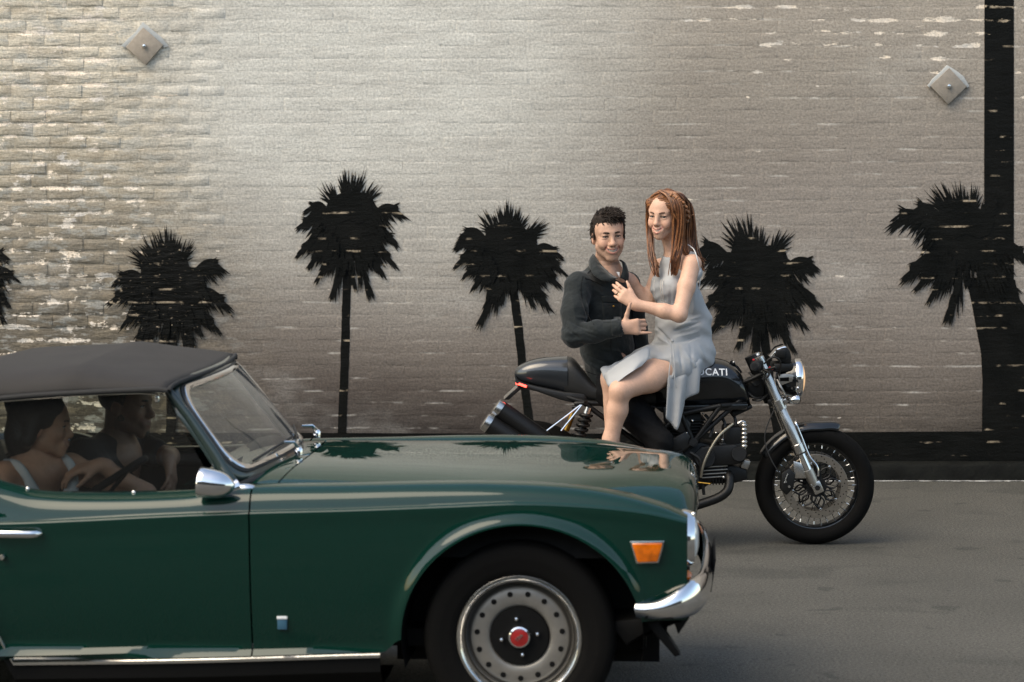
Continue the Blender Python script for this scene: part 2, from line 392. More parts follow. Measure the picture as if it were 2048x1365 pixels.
# painted silhouettes: thin coats of black paint, 6-7 mm proud of the brick faces' mean plane
PO = -.0062
def palm(cx, cy, tips, trunk=None, seed=0, tw=17, core=.62, po=None):
    r = random.Random(seed); b = MB(); off = [po]
    def poly(pts):
        n = len(pts); b.add([wpt(x, y, off[0]) for x, y in pts], [tuple(range(n))]); off[0] -= .000012
    if trunk:
        pts = spline([(x, y, 0) for x, y in trunk], 8)
        Lf = [(p.x - tw / 2 * (1 + .08 * r.uniform(-1, 1)), p.y) for p in pts]; Rt = [(p.x + tw / 2 * (1 + .08 * r.uniform(-1, 1)), p.y) for p in pts]
        for i in range(len(pts) - 1): poly([Lf[i], Rt[i], Rt[i + 1], Lf[i + 1]])
    tips = [(cx + (x - cx) * .89, cy + (y - cy) * .97) for x, y in tips]
    T = sorted(tips, key=lambda t: math.atan2(t[1] - cy, t[0] - cx)); n = len(T); ring = []
    for i in range(n):
        a, c = T[i], T[(i + 1) % n]
        ring.append((lerp(cx, a[0], core), lerp(cy, a[1], core)))
        ring.append((lerp(cx, (a[0] + c[0]) / 2, core * r.uniform(.72, 1.0)), lerp(cy, (a[1] + c[1]) / 2, core * r.uniform(.72, 1.0))))
    for i in range(len(ring)): poly([(cx, cy), ring[i], ring[(i + 1) % len(ring)]])
    def fan(bx, by, dx, dy, L, spread, ns, w):
        a0 = math.atan2(dy, dx)
        poly([(bx + w * math.cos(q) * 1.3, by + w * math.sin(q) * 1.3) for q in [k * .7854 for k in range(8)]])
        for k in range(ns):
            t = (k + r.uniform(-.4, .4)) / (ns - 1) * 2 - 1; a = a0 + t * spread
            ll = L * (1 - .35 * t * t) * r.uniform(.82, 1.08)
            ex, ey = bx + math.cos(a) * ll, by + math.sin(a) * ll + .12 * ll * abs(math.cos(a))
            mx, my = bx + math.cos(a) * ll * .62, by + math.sin(a) * ll * .62
            px_, py_ = -math.sin(a), math.cos(a); ww = max(1.6, L * spread / ns * .62)
            poly([(bx, by), (mx + px_ * ww, my + py_ * ww), (ex + r.uniform(-1, 1), ey + r.uniform(-1, 1)), (mx - px_ * ww, my - py_ * ww)])
    def spike(x, y, dx, dy, L, w):
        n_ = math.hypot(dx, dy); dx, dy = dx / n_, dy / n_
        poly([(x - dy * w, y + dx * w), (x + dx * L * .55 - dy * w * .8, y + dy * L * .55 + dx * w * .8), (x + dx * L, y + dy * L), (x + dx * L * .55 + dy * w * .8, y + dy * L * .55 - dx * w * .8), (x + dy * w, y - dx * w)])
    RY = max(abs(t[1] - cy) for t in T)
    for (tx, ty) in T:
        q = .34; bx, by = lerp(cx, tx, q), lerp(cy, ty, q); L = math.hypot(tx - bx, ty - by)
        top = (cy - ty) / RY; low_ = (ty - cy) / RY
        if top > .62:                                     # young fronds stand up
            fan(bx, by, tx - bx, ty - by, L, .42, 9, L * .3)
            for k in range(5): spike(bx + r.uniform(-8, 8), by, tx - bx + r.uniform(-16, 16), ty - by, L * r.uniform(.8, 1.05), 1.6)
            continue
        # arching frond: smooth back, ragged fringe hanging from it
        up = 16 * (1 - max(0, low_)); m = (lerp(bx, tx, .55), lerp(by, ty, .5) - up); A = spline([(bx, by, 0), (m[0], m[1], 0), (tx, ty, 0)], 9)
        for k in range(len(A) - 1):
            t = k / (len(A) - 1); p, p2 = A[k], A[k + 1]; tdx, tdy = p2.x - p.x, p2.y - p.y; n_ = math.hypot(tdx, tdy) + 1e-6
            hang = L * (.85 - .42 * t) * r.uniform(.7, 1.15)
            poly([(p.x, p.y), (p2.x, p2.y), (p2.x, p2.y + hang * .55), (p.x, p.y + hang * .6)])
            for z_ in range(4):
                spike(lerp(p.x, p2.x, z_ / 4), lerp(p.y, p2.y, z_ / 4) + hang * .35, tdx / n_ * (.45 + .5 * t) + r.uniform(-.2, .2), .9 - .2 * t, hang * r.uniform(.55, 1.0), 2.2)
        for k in range(6): spike(tx - (tx - bx) * .25, ty - (ty - by) * .25 - 2, tx - bx, ty - by + r.uniform(-.25, .5) * L, L * r.uniform(.24, .36), 2.0)
    for i in range(n):
        a, c = T[i], T[(i + 1) % n]; mx_, my_ = (a[0] + c[0]) / 2, (a[1] + c[1]) / 2
        if my_ < cy - 20 or math.hypot(a[0] - c[0], a[1] - c[1]) > 120: continue
        for k in range(14):
            t = r.random(); q = r.uniform(.52, .74); x, y = lerp(cx, lerp(a[0], c[0], t), q), lerp(cy, lerp(a[1], c[1], t), q)
            spike(x, y, (x - cx) * .5 + r.uniform(-12, 12), abs(y - cy) * .6 + 40, r.uniform(18, 42), 2.4)
    return b
palms = [
 (-45, 560, [(36, 545), (12, 497), (22, 600), (10, 626), (-30, 450), (-90, 470), (-120, 560), (-80, 640), (-30, 660)], [(-44, 600), (-47, 740), (-50, 872)], 18),
 (340, 575, [(246, 491), (281, 461), (325, 444), (352, 453), (387, 470), (448, 517), (463, 596), (440, 643), (404, 652), (396, 690), (322, 684), (264, 684), (243, 634), (217, 585), (226, 546)], [(345, 600), (344, 760), (342, 870)], 20),
 (697, 450, [(632, 358), (692, 331), (723, 331), (766, 358), (809, 411), (797, 472), (791, 512), (769, 534), (741, 565), (708, 555), (665, 571), (634, 543), (618, 515), (591, 494), (594, 438), (611, 405)], [(696, 500), (692, 620), (689, 730), (684, 872)], 17),
 (1017, 512, [(951, 417), (991, 402), (1021, 395), (1052, 408), (1111, 432), (1126, 497), (1132, 528), (1123, 555), (1101, 598), (1065, 590), (1003, 592), (960, 623), (941, 565), (923, 540), (908, 512), (911, 472), (920, 454)], [(1022, 550), (1036, 650), (1048, 760), (1062, 872)], 17),
 (1515, 560, [(1394, 478), (1442, 430), (1480, 420), (1523, 444), (1594, 449), (1637, 516), (1644, 592), (1613, 635), (1585, 673), (1547, 654), (1511, 697), (1475, 673), (1418, 644), (1404, 597), (1399, 544)], [(1522, 620), (1535, 720), (1545, 800), (1556, 872)], 17),
 (1935, 480, [(1782, 416), (1842, 373), (1861, 359), (1909, 356), (1951, 363), (2010, 380), (1823, 401), (1804, 535), (1828, 559), (1894, 616), (1856, 582), (1935, 560), (2060, 500), (2050, 590), (2010, 610)], None, 18),
]
for i, (cx, cy, tips, tr, tw) in enumerate(palms):
    palm(cx, cy, tips, tr, 11 + i, tw, .70 if i != 5 else .74, PO if i < 2 else .0030).build('painted_palm', M_DARK, wall, smooth=0, normals=False)
def flat_poly(name, pts, off, m=None):
    q = [wpt(x, y, off) for x, y in pts]
    return MB().add(q, [tuple(range(len(q)))]).build(name, m or M_DARK, wall, smooth=0, normals=False)
flat_poly('painted_pole', [(1970, -560), (2028, -560), (2028, 600), (1968, 600)], PO + .0088)
flat_poly('painted_trunk', [(1932, 555), (1944, 610), (1953, 660), (1962, 705), (1965, 760), (1964, 872), (2092, 872), (2088, 760), (2076, 690), (2056, 640), (2040, 600), (2030, 560)], PO + .0086)
flat_poly('painted_band', [(-1050, 866), (500, 866), (1100, 868), (1500, 866), (2000, 863), (3000, 863), (3000, 975), (-1050, 975)], PO + .0082)

# anchor plates
M_PLATE = mat('plate paint', tone(158, 146, 132)[:3], .6, bump=(140, .0015), vary=(30, .14))
M_PLATE2 = mat('plate paint grey', tone(140, 131, 120)[:3], .6, bump=(140, .0015), vary=(30, .14))
M_CAULK = mat('pale caulk', tone(176, 178, 176)[:3], .7, bump=(60, .002))
M_STEEL = mat('bright steel', (.75, .75, .74), .25, 1)
for px, py, rad, m, lab, tilt in ((290, 93, 37, M_PLATE, 'diamond anchor plate on flaking tan brick with smeared caulk round it', .06), (1896, 173, 36, M_PLATE2, 'diamond anchor plate with neat caulked edges beside the painted black pole', -.02)):
    c = at(px, py, WY); e = empty('anchor_plate', c, 0, lab, 'plate', 'anchor plates on the wall')
    r_ = rad / FPX * 14.5
    dm = lambda s: [(s * math.cos(tilt + k * math.pi / 2), s * math.sin(tilt + k * math.pi / 2)) for k in range(4)]
    MB().prism(dm(r_), -.022, -.002, .003).build('plate', m, e, 30)
    MB().lathe([(0.0001, -.042), (.010, -.040), (.014, -.034), (.0145, -.021)], (0, 0, 0), 'y', 16).build('bolt', M_STEEL, e)
    rr = random.Random(px); ro = r_ * 1.05; K = 1.22 if px < 500 else 1.1
    pts = [(-ro * K, rr.uniform(-.01, .01)), (-ro * .8, ro * .42), (-ro * .5, ro * .68), (-.01, ro * K), (ro * .45, ro * .78), (ro * .8, ro * .5), (ro * K, 0), (ro * .98, -.01), (0, ro * .7), (-ro * .98, -.01)]
    MB().prism(pts, -.012, -.003, .002).build('caulk', M_CAULK, e, 30)

# kerb at the foot of the wall
M_KERB = mat('black kerb paint', (.0055, .006, .005), .75, bump=(25, .006), vary=(6, .6), spec=.15)
kb = MB(); rr = random.Random(9); P = []
for i in range(171):
    x = -8.5 + i * .1; P.append([Vector((x, 14.29 + rr.uniform(-.006, .006), -.02)), Vector((x, 14.292 + rr.uniform(-.008, .006), .085 + rr.uniform(-.006, .006))), Vector((x, 14.305 + rr.uniform(-.004, .006), .106 + rr.uniform(-.007, .006))), Vector((x, 14.37, .112))])
kb.grid(P).build('kerb', M_KERB, None, 50, kind='structure')
M_WLINE = mat('dried white paint', (.36, .36, .35), .9, bump=(60, .003), vary=(14, .7))
wl = MB(); P = []
for i in range(681):
    x = -8.5 + i * .025; a = max(.001, .016 + .012 * math.sin(x * 2.3) * math.sin(x * 5.1 + 1) + rr.uniform(-.012, .012)); P.append([Vector((x, 14.287 - a, .004)), Vector((x, 14.2885, .0065))])
wl.grid(P).build('white_paint_line', M_WLINE, None, 0, kind='structure')

# unseen building added behind the camera, to give glossy surfaces something to reflect
ob = empty('added_building', (0, -13.0, 0), 0, 'beige rendered building with dark windows, added unseen across the lane to be reflected', 'building')
M_ADDED_REND = mat('added building beige render', (.08, .07, .058), .9, vary=(2, .15)); M_ADDED_WIN = mat('added building dark window', (.01, .012, .014), .1); M_ADDED_TRIM = mat('added building window trim', (.35, .33, .30), .7)
MB().box((0, -3.0, 3.4), (46, 6, 6.8)).build('wall', M_ADDED_REND, ob, 0)  # body of the added unseen building
MB().box((0, -2.95, 6.95), (46.4, 6.3, .3)).build('added_roof_edge', M_ADDED_TRIM, ob, 0)
for fl in range(2):
    for i in range(14):
        x = -20 + i * 3.1; z = 1.7 + fl * 3.1
        MB().box((x, .03, z), (1.5, .06, 2.0)).build('added_window', M_ADDED_WIN, ob, 0)
        MB().box((x, .05, z - 1.1), (1.7, .12, .1)).build('added_window_sill', M_ADDED_TRIM, ob, 0)
# ------------------------------------------------------------------ the green roadster
YAW = R(-4.3)
car = empty('convertible_car', (0.0769, 8.7032, 0), YAW, 'dark green vintage convertible with raised grey soft top and two people inside', 'car')
M_GREEN = mat('green paint', (.0006, .0235, .0165), .4, 0, coat=1, coat_rough=.012, spec=.0)
M_GREEN_IN = mat('dark pillar paint', (.008, .022, .019), .35, 0, coat=.6)
M_CHROME = mat('chrome', (.82, .82, .83), .07, 1)
M_CHROME2 = mat('worn chrome', (.72, .70, .66), .16, 1, bump=(40, .0006))
M_RUB = mat('black rubber', (.012, .012, .012), .6)
M_TYRE = mat('tyre rubber', (.0036, .0034, .0032), .8, spec=.12, bump=(60, .0008))
M_FAB = mat('soft top cloth', (.030, .0275, .026), .8, bump=(500, .0006), vary=(6, .16), spec=.35)
M_FABD = mat('soft top binding', (.014, .014, .014), .8)
M_WHEELG = mat('wheel grey paint', (.20, .19, .172), .38, .35, vary=(20, .12))
M_WHEELD = mat('wheel dark grey', (.085, .08, .072), .45, .3)
M_BLK = mat('satin black', (.004, .004, .004), .6, spec=.15)
M_INT = mat('black vinyl', (.010, .010, .010), .55, bump=(200, .0008))
M_GLASS = glass_mat('windscreen glass', (.88, .93, .93), 1.6, .08)
M_SGLASS = glass_mat('side glass', (.80, .82, .77), 1.5, .012)
M_AMB = mat('amber lens', (.62, .125, .003), .2, coat=.7, vary=(40, .35))
M_REDB = mat('red badge', (.30, .012, .012), .3, coat=.5)
M_BLUEB = mat('blue badge', (.03, .10, .16), .35, coat=.4)
M_WHT = mat('white enamel', (.75, .77, .78), .3, coat=.4)
M_LENS = mat('lamp glass', (.75, .78, .78), .08, .2, coat=1)

CX = [-3.25, -2.9, -2.4, -1.76, -1.5, -1.25, -.91, -.57, -.23, .02, .27, .44, .565]
CZ = [.672, .694, .712, .724, .736, .750, .766, .777, .792, .802, .791, .770, .738]
KX = [-3.25, -2.9, -2.5, -2.1, -1.86, -1.76, -1.66, -1.45, -1.15, -1.03, -.9, -.59, -.33, -.075, .18, .35, .49, .565]
KZ = [.770, .815, .850, .872, .868, .842, .820, .814, .824, .838, .846, .853, .860, .862, .850, .824, .786, .752]
WX = [-3.25, -3.0, -2.5, -1.8, -1.0, -.3, .1, .35, .5, .565]
WW = [.640, .690, .725, .735, .737, .737, .735, .727, .712, .698]
HX = [-.95, -.8, -.4, 0, .3, .45, .53, .58]
HZ = [.880, .880, .876, .870, .862, .853, .842, .828]
def c_w(x): return interp(WX, WW, x)
def c_z(x): return interp(CX, CZ, x)
def k_z(x): return max(interp(KX, KZ, x), c_z(x) + .012)
ARX, ARZ, ACX, ACZ = .41, .40, .01, .33
def low(x):
    z = lerp(.226, .272, (x + 1.78) / 1.32) + .012 if x < .2 else .40
    for cx in (ACX, -2.24):
        u = abs(x - cx) / ARX
        if u < 1: z = max(z, ACZ + ARZ * math.sqrt(1 - u * u))
        elif x < cx and u < 1.16: z = max(z, lerp(ACZ, z, sstep(1, 1.16, u)))
    return z
def roll(x, y, z): return Vector((x, y, z + .007 * y + .005 * x))
def side_y(x, z, W, zc, zl):
    t = max(0, (zc - .006 - z) / (zc - .25)); y = W - .004 * sstep(0, .1, t) - .058 * t ** 2.2
    y += .030 * math.exp(-((z - .262) / .018) ** 2) * (1 if x < -.45 else .0)      # rolled lip above the sill
    for cx in (ACX, -2.24):
        if z > .28:
            r = math.hypot((x - cx) / ARX, max(0, z - ACZ) / ARZ) - 1
            if -.05 < r < .4: y += .020 * math.exp(-(max(r, 0) / .075) ** 2)
    return y
def section(x):
    W, zc, zk, zl = c_w(x), c_z(x), k_z(x), low(x); p = []
    N = 26
    for i in range(N):
        t = i / (N - 1); z = lerp(zl, zc - .010, t); p.append((side_y(x, z, W, zc, zl), z))
    h = zk - zc
    p += [(W + .000, zc - .006), (W - .0015, zc - .002), (W - .006, zc + .001), (W - .012, zc + .003)]
    for a, b in ((.0145, .06), (.0165, .13), (.0185, .22), (.022, .34), (.027, .48), (.034, .61), (.043, .73), (.055, .84), (.070, .925), (.090, .98), (.115, 1.0), (.138, .985)):
        p.append((W - a, zc + .003 + (h - .003) * b))
    dr = min(.030, h * .35)
    p += [(W - .160, zk - dr * .5), (W - .178, zk - dr * .85)]
    return p
def xs_between(a, b, step=.03):
    xs = list(np.arange(a, b, step)) + [b]
    for cx in (ACX, -2.24):
        xs += [cx + ARX * math.cos(t) * s for t in np.linspace(0, .9, 22) for s in (-1, 1)]
        xs += [cx - ARX * q for q in np.linspace(1, 1.16, 8)]
    xs = sorted(q for q in xs if a <= q <= b); out = [xs[0]]
    for q in xs[1:]:
        if q - out[-1] > .0008: out.append(q)
    out[-1] = b; return out
def panel(a, b, s, cutz=None):
    P = []
    xs = xs_between(a, b)
    for x in xs:
        q = section(x); P.append([roll(x, s * y, z) for y, z in q])
    # folded edges, so every gap has depth
    m = MB(); m.grid(P)
    for row, dx in ((P[0], .0), (P[-1], .0)):
        m.grid([row, [v + Vector((0, -s * .02, 0)) for v in row]])
    lo = [r[0] for r in P]; m.grid([lo, [v + Vector((0, -s * .03, .004)) for v in lo]])
    return m
for s in (-1, 1):
    fnd = panel(-.9105, .565, s).build('front_wing', M_GREEN, car, 40)
    d = panel(-1.90, -.9165, s).build('door', M_GREEN, car, 40)
    panel(-3.25, -1.906, s).build('rear_wing', M_GREEN, car, 40)
    # door furniture
    W = c_w(-1.7)
    h = MB(); zz = .690; pts = [roll(x, s * (W + dy), zz) for x, dy in ((-1.80, .004), (-1.785, .022), (-1.66, .026), (-1.642, .018), (-1.628, .002))]
    h.tube(pts, [.008, .012, .012, .012, .007], 10, flat=.7); h.build('handle', M_CHROME, d)
    MB().lathe([(.0001, -.010), (.008, -.010), (.0105, -.006), (.0105, .004)], roll(-1.764, s * (W + .002), .607), 'y', 14).build('lock', M_CHROME2, d)
    for x in (-1.70, -1.33):
        MB().ball(roll(x, s * (c_w(x) - .098), k_z(x) + .001), .0085, 10).build('stud', M_CHROME2, d)
    # sill
    m = MB(); P = []; P2 = []
    for x in np.linspace(-1.98, -.475, 14):
        zl = low(x) if x < -.5 else low(-.5); W = c_w(x); y = side_y(x, low(min(x, -.5)), W, c_z(x), zl)
        P.append([roll(x, s * (y - .002), zl - .003), roll(x, s * (y + .004), zl - .008), roll(x, s * (y + .004), zl - .018), roll(x, s * (y - .006), zl - .021)])
        P2.append([roll(x, s * (y - .008), zl - .018), roll(x, s * (y - .012), zl - .07), roll(x, s * (y - .09), zl - .13), roll(x, s * .3, zl - .13)])
    MB().grid(P).build('sill_trim', M_CHROME2, car); MB().grid(P2).build('sill', M_BLK, car)
    # amber side marker
    mk = empty('side_marker', (0, 0, 0)); mk.parent = car
    yy = c_w(.43) - .0055
    MB().prism([(.372, .677), (.490, .680), (.470, .604), (.394, .600)], s * (yy - .012), s * (yy + .010), .004).xf(Matrix.Translation((0, 0, .007 * s * yy))).build('bezel', M_CHROME2, mk)
    MB().prism([(.379, .670), (.483, .673), (.466, .609), (.399, .606)], s * (yy), s * (yy + .017), .005).xf(Matrix.Translation((0, 0, .007 * s * yy))).build('lens', M_AMB, mk)
    # head lamp
    hl = empty('headlight', (0, 0, 0)); hl.parent = car; hc = roll(.540, s * .585, .664)
    MB().lathe([(.098, 0), (.100, .016), (.093, .038), (.084, .050), (.079, .050), (.078, .036)], hc, 'x', 32).build('rim', M_CHROME, hl)
    MB().lathe([(.0001, .064), (.03, .063), (.06, .056), (.079, .042)], hc, 'x', 32).build('glass', M_LENS, hl)
    MB().ball(roll(.585, s * .61, .752), (.008, .008, .006), 8).build('screw', M_CHROME2, hl)
    # small orange lamp under it
    MB().ball(roll(.560, s * .63, .545), (.022, .035, .018), 12).build('indicator_lamp', M_AMB, car)
    # mirror
bd = MB()
mr = empty('door_mirror', (0, 0, 0)); mr.parent = car
c = roll(-1.032, -.735, .862)
prof = [(.0001, .072), (.012, .069), (.025, .058), (.037, .040), (.044, .018), (.0475, -.006), (.049, -.030), (.0505, -.048), (.048, -.052), (.044, -.050), (.043, -.046), (.0001, -.046)]
MB().lathe([(r_ * 1.04, h_) for r_, h_ in prof], c, 'x', 28).xf(Matrix.Translation(c) @ Matrix.Rotation(R(7), 4, 'Y') @ Matrix.Translation(-c)).build('shell', M_CHROME, mr, 50)
MB().tube(spline([roll(-1.03, -.715, .835), roll(-1.012, -.690, .828), roll(-.965, -.655, .838)], 6), [.012, .012, .012, .013, .014, .015, .016, .018, .020, .022, .025, .028, .030][:13], 12, flat=.7).build('stem', M_CHROME, mr)
MB().ball(roll(-.945, -.650, .836), (.045, .022, .016), 14).build('foot', M_CHROME, mr)
# badge on the front wing, keyhole washer
b_ = empty('wing_badge'); b_.parent = car; yb = -side_y(-.807, .385, c_w(-.807), c_z(-.807), .3)
MB().box(roll(-.807, yb - .003, .379), (.033, .008, .036), bevel=.002).build('plate', M_BLUEB, b_)
MB().box(roll(-.807, yb - .005, .402), (.036, .010, .010), bevel=.002).build('cap', M_WHT, b_)

# bonnet
def bonnet(x, y, xf=None):
    zh = interp(HX, HZ, x); ze = k_z(min(x, .565)) - min(.03, (k_z(x) - c_z(x)) * .35) - .002 + .012 * sstep(.5, .2, x)
    t = abs(y) / .552
    return zh - (zh - ze) * t ** 4.5
hm = MB(); P = []
us = list(np.linspace(0, 1, 44)); ys = [(.5 - .5 * math.cos(math.pi * q)) * 1.104 - .552 for q in np.linspace(0, 1, 41)]
for y in ys:
    row = []; t = abs(y) / .552; xr = -.80 - .05 * t ** 3; xf = .545 - .015 * t ** 2
    yy = y * 1.0
    for u in us: x = lerp(xr, xf, u); row.append(roll(x, yy, bonnet(x, y)))
    z0 = bonnet(xf, y); z1 = bonnet(xf - .02, y); sl = max(.05, (z1 - z0) / .02); rr_ = .062
    a0 = math.atan(sl)
    for k in range(1, 11):                       # nose rolls down
        a = lerp(a0, R(88), k / 10); q = row[-1]
        row.append(q + Vector((math.cos(a), 0, -math.sin(a))) * .0105)
    row.append(row[-1] + Vector((.002, 0, -.05 * (1 - t * .6)))); row.append(row[-1] + Vector((-.02, 0, -.012)))
    P.append(row)
hm.grid(P)
for r_ in (P[0], P[-1]): hm.grid([r_, [v + Vector((0, 0, -.02)) for v in r_]])
hm.build('bonnet', M_GREEN, car, 50)
# scuttle in front of the windscreen
P = []
for y in np.linspace(-.56, .56, 25):
    t = abs(y) / .56; xr = -.808 - .05 * t ** 3
    P.append([roll(lerp(xr, xr - .32, u), y * (1 + .03 * u), lerp(bonnet(-.8, y), .866 - .034 * t * t, sstep(0, 1, u)) - .0015) for u in np.linspace(0, 1, 10)])
MB().grid(P).build('scuttle', M_GREEN, car, 50)
# gutters under the panel gaps, inner wings, floor
g = MB()
for s in (-1, 1):
    g.grid([[roll(x, s * .63, .60), roll(x, s * (c_w(x) - .16), k_z(x) - .05)] for x in np.linspace(-3.2, .55, 40)])
    g.grid([[roll(x, s * (c_w(x) - .19), k_z(x) - .028 - .012), roll(x, s * .50, k_z(x) - .07)] for x in np.linspace(-.9, .5, 20)])
g.build('inner_wing', M_BLK, car, 0)
m = MB(); m.box((-.85, 0, .30), (2.55, 1.10, .06)).box((.02, 0, .45), (.95, .70, .34)).box((-2.4, 0, .45), (1.4, .9, .3)); m.build('chassis', M_BLK, car, 0)
for cx in (ACX, -2.24):
    for s in (-1, 1):
        w = MB(); P = []
        for t in np.linspace(-.25, math.pi + .25, 30):
            x, z = cx + (ARX + .0) * math.cos(t), ACZ + (ARZ - .002) * math.sin(t); z = min(z, k_z(x) - .03)
            P.append([roll(x, s * (c_w(x) - .03), z), roll(x, s * .42, z)])
        w.grid(P); w.add([roll(cx - .46, s * .42, .2), roll(cx + .46, s * .42, .2), roll(cx + .46, s * .42, .8), roll(cx - .46, s * .42, .8)], [(0, 1, 2, 3)])
        w.build('wheel_arch', M_BLK, car, 30)
# nose: panel, grille, bumper, plate, valance
f = MB(); q = section(.562)
out = [(y, z) for y, z in q if z > .40]
pts = [roll(.5635, y, z) for y, z in out] + [roll(.5635, -y, z) for y, z in reversed(out)]
f.add(pts, [tuple(range(len(pts)))])
f.build('nose_panel', M_GREEN, car, 0)
gr = MB(); gr.box((.575, 0, .65), (.02, .86, .16))
gr.build('grille_back', M_BLK, car, 0)
gb = MB()
for z in np.linspace(.59, .71, 7): gb.box((.590, 0, z), (.010, .85, .006), bevel=.001)
gb.build('grille_bars', M_CHROME2, car, 30)
bp = MB(); path = spline([(.395, -.715), (.47, -.728), (.545, -.708), (.592, -.640), (.620, -.50), (.632, -.25), (.636, 0), (.632, .25), (.620, .50), (.592, .640), (.545, .708), (.47, .728), (.395, .715)] and [(a, b, 0) for a, b in [(.395, -.715), (.47, -.728), (.545, -.708), (.592, -.640), (.620, -.50), (.632, -.25), (.636, 0), (.632, .25), (.620, .50), (.592, .640), (.545, .708), (.47, .728), (.395, .715)]], 6)
P = []
for i, p_ in enumerate(path):
    t = (path[min(i + 1, len(path) - 1)] - path[max(i - 1, 0)]).normalized(); nrm = Vector((t.y, -t.x, 0))
    k = sstep(.395, .61, p_.x); hb = .418; ht = lerp(.472, .540, k ** 1.6); mid = lerp(hb, ht, .42)
    prof = [(-.014, hb - .004), (.000, hb - .002), (.016, hb + .018), (.022, mid), (.022, lerp(mid, ht, .35)), (.014, lerp(mid, ht, .75)), (.004, ht - .003), (-.006, ht), (-.014, ht - .006)]
    P.append([roll(0, p_.y, 0) + Vector((p_.x, 0, z)) + nrm * d_ for d_, z in prof])
bp.grid(P); bp.add(P[0], [tuple(range(len(P[0])))]); bp.add(P[-1], [tuple(range(len(P[-1])))])
bp.build('bumper', M_CHROME, car, 45)
MB().box((.655, 0, .475), (.006, .50, .12), Matrix.Rotation(R(8), 3, 'Y'), .002).build('number_plate', M_BLK, car)
MB().prism([(.30, .38), (.52, .41), (.575, .40), (.535, .34), (.515, .40), (.44, .345), (.36, .30)], -.64, .64, .006).build('front_valance', M_BLK, car)
MB().prism([(.395, .415), (.445, .425), (.545, .275), (.525, .268)], -.66, -.60, .004).build('air_deflector', M_BLK, car)

# wheels
def wheel(cx, s):
    w = empty('wheel', (cx, s * .60, .329)); w.parent = car
    f = lambda prof: [(r_, s * h_) for r_, h_ in prof]
    ty = MB().lathe(f([(.205, -.075), (.225, -.088), (.265, -.094), (.300, -.090), (.319, -.076), (.327, -.055), (.329, 0), (.327, .055), (.319, .076), (.312, .083), (.304, .087), (.300, .0885), (.272, .0935), (.268, .0925), (.240, .091), (.222, .086), (.212, .076), (.205, .07)]), (0, 0, 0), 'y', 72)
    ty.build('tyre', M_TYRE, w, 40)
    rm = MB().lathe(f([(.196, -.07), (.198, .060), (.206, .074), (.2125, .080), (.2135, .076), (.210, .083), (.203, .084), (.196, .078), (.190, .064), (.184, .042)]), (0, 0, 0), 'y', 72).build('rim', M_CHROME2, w, 45)
    MB().lathe(f([(.186, .044), (.182, .030), (.176, .026), (.168, .036), (.160, .042), (.130, .045), (.112, .044), (.104, .038), (.100, .032)]), (0, 0, 0), 'y', 72).build('disc', M_WHEELG, w, 45)
    MB().lathe(f([(.188, .050), (.184, .0335), (.176, .0275), (.168, .0372)]), (0, 0, 0), 'y', 72).build('well', M_WHEELD, w, 45)
    MB().lathe(f([(.104, .030), (.097, .0455), (.050, .046), (.0001, .046)]), (0, 0, 0), 'y', 48).build('centre', M_BLK, w, 45)
    hb = MB()
    for k in range(15):
        a = 2 * math.pi * (k + .3) / 15; c = Vector((.146 * math.cos(a), s * .0452, .146 * math.sin(a)))
        q = [c + Vector((.0098 * math.cos(t), 0, .0098 * math.sin(t))) for t in np.linspace(0, 2 * math.pi, 13)[:-1]]
        hb.add(q, [tuple(range(12))])
    hb.build('vent_holes', M_BLK, w, 0, kind='stuff')
    for k in range(4):
        a = math.pi / 2 * k + .17; MB().lathe(f([(.0001, .068), (.006, .066), (.0085, .058), (.009, .044)]), (.062 * math.cos(a), 0, .062 * math.sin(a)), 'y', 6).build('wheel_nut', M_CHROME, w, 30)
    hc = MB().lathe(f([(.040, .045), (.040, .062), (.036, .070), (.031, .072), (.030, .069)]), (0, 0, 0), 'y', 32).build('hub_cap', M_CHROME, w, 40)
    MB().lathe(f([(.0305, .069), (.02, .0725), (.0001, .074)]), (0, 0, 0), 'y', 32).build('badge', M_REDB, hc, 40)
    if s < 0:
        cu = bpy.data.curves.new('t', 'FONT'); cu.body = 'TR6'; cu.size = .018; cu.extrude = .0008; cu.align_x = 'CENTER'; cu.align_y = 'CENTER'
        to = bpy.data.objects.new('t', cu); COL.objects.link(to); dg = bpy.context.evaluated_depsgraph_get(); me = bpy.data.meshes.new_from_object(to.evaluated_get(dg)); bpy.data.objects.remove(to)
        me.materials.clear(); me.materials.append(M_CHROME2)
        lt = bpy.data.objects.new('lettering', me); COL.objects.link(lt); lt.parent = hc; lt.location = (0, s * .0752, 0); lt.rotation_euler = (R(90), R(-50), 0)
for cx in (ACX - .012, -2.24):
    for s in (-1, 1): wheel(cx, s)

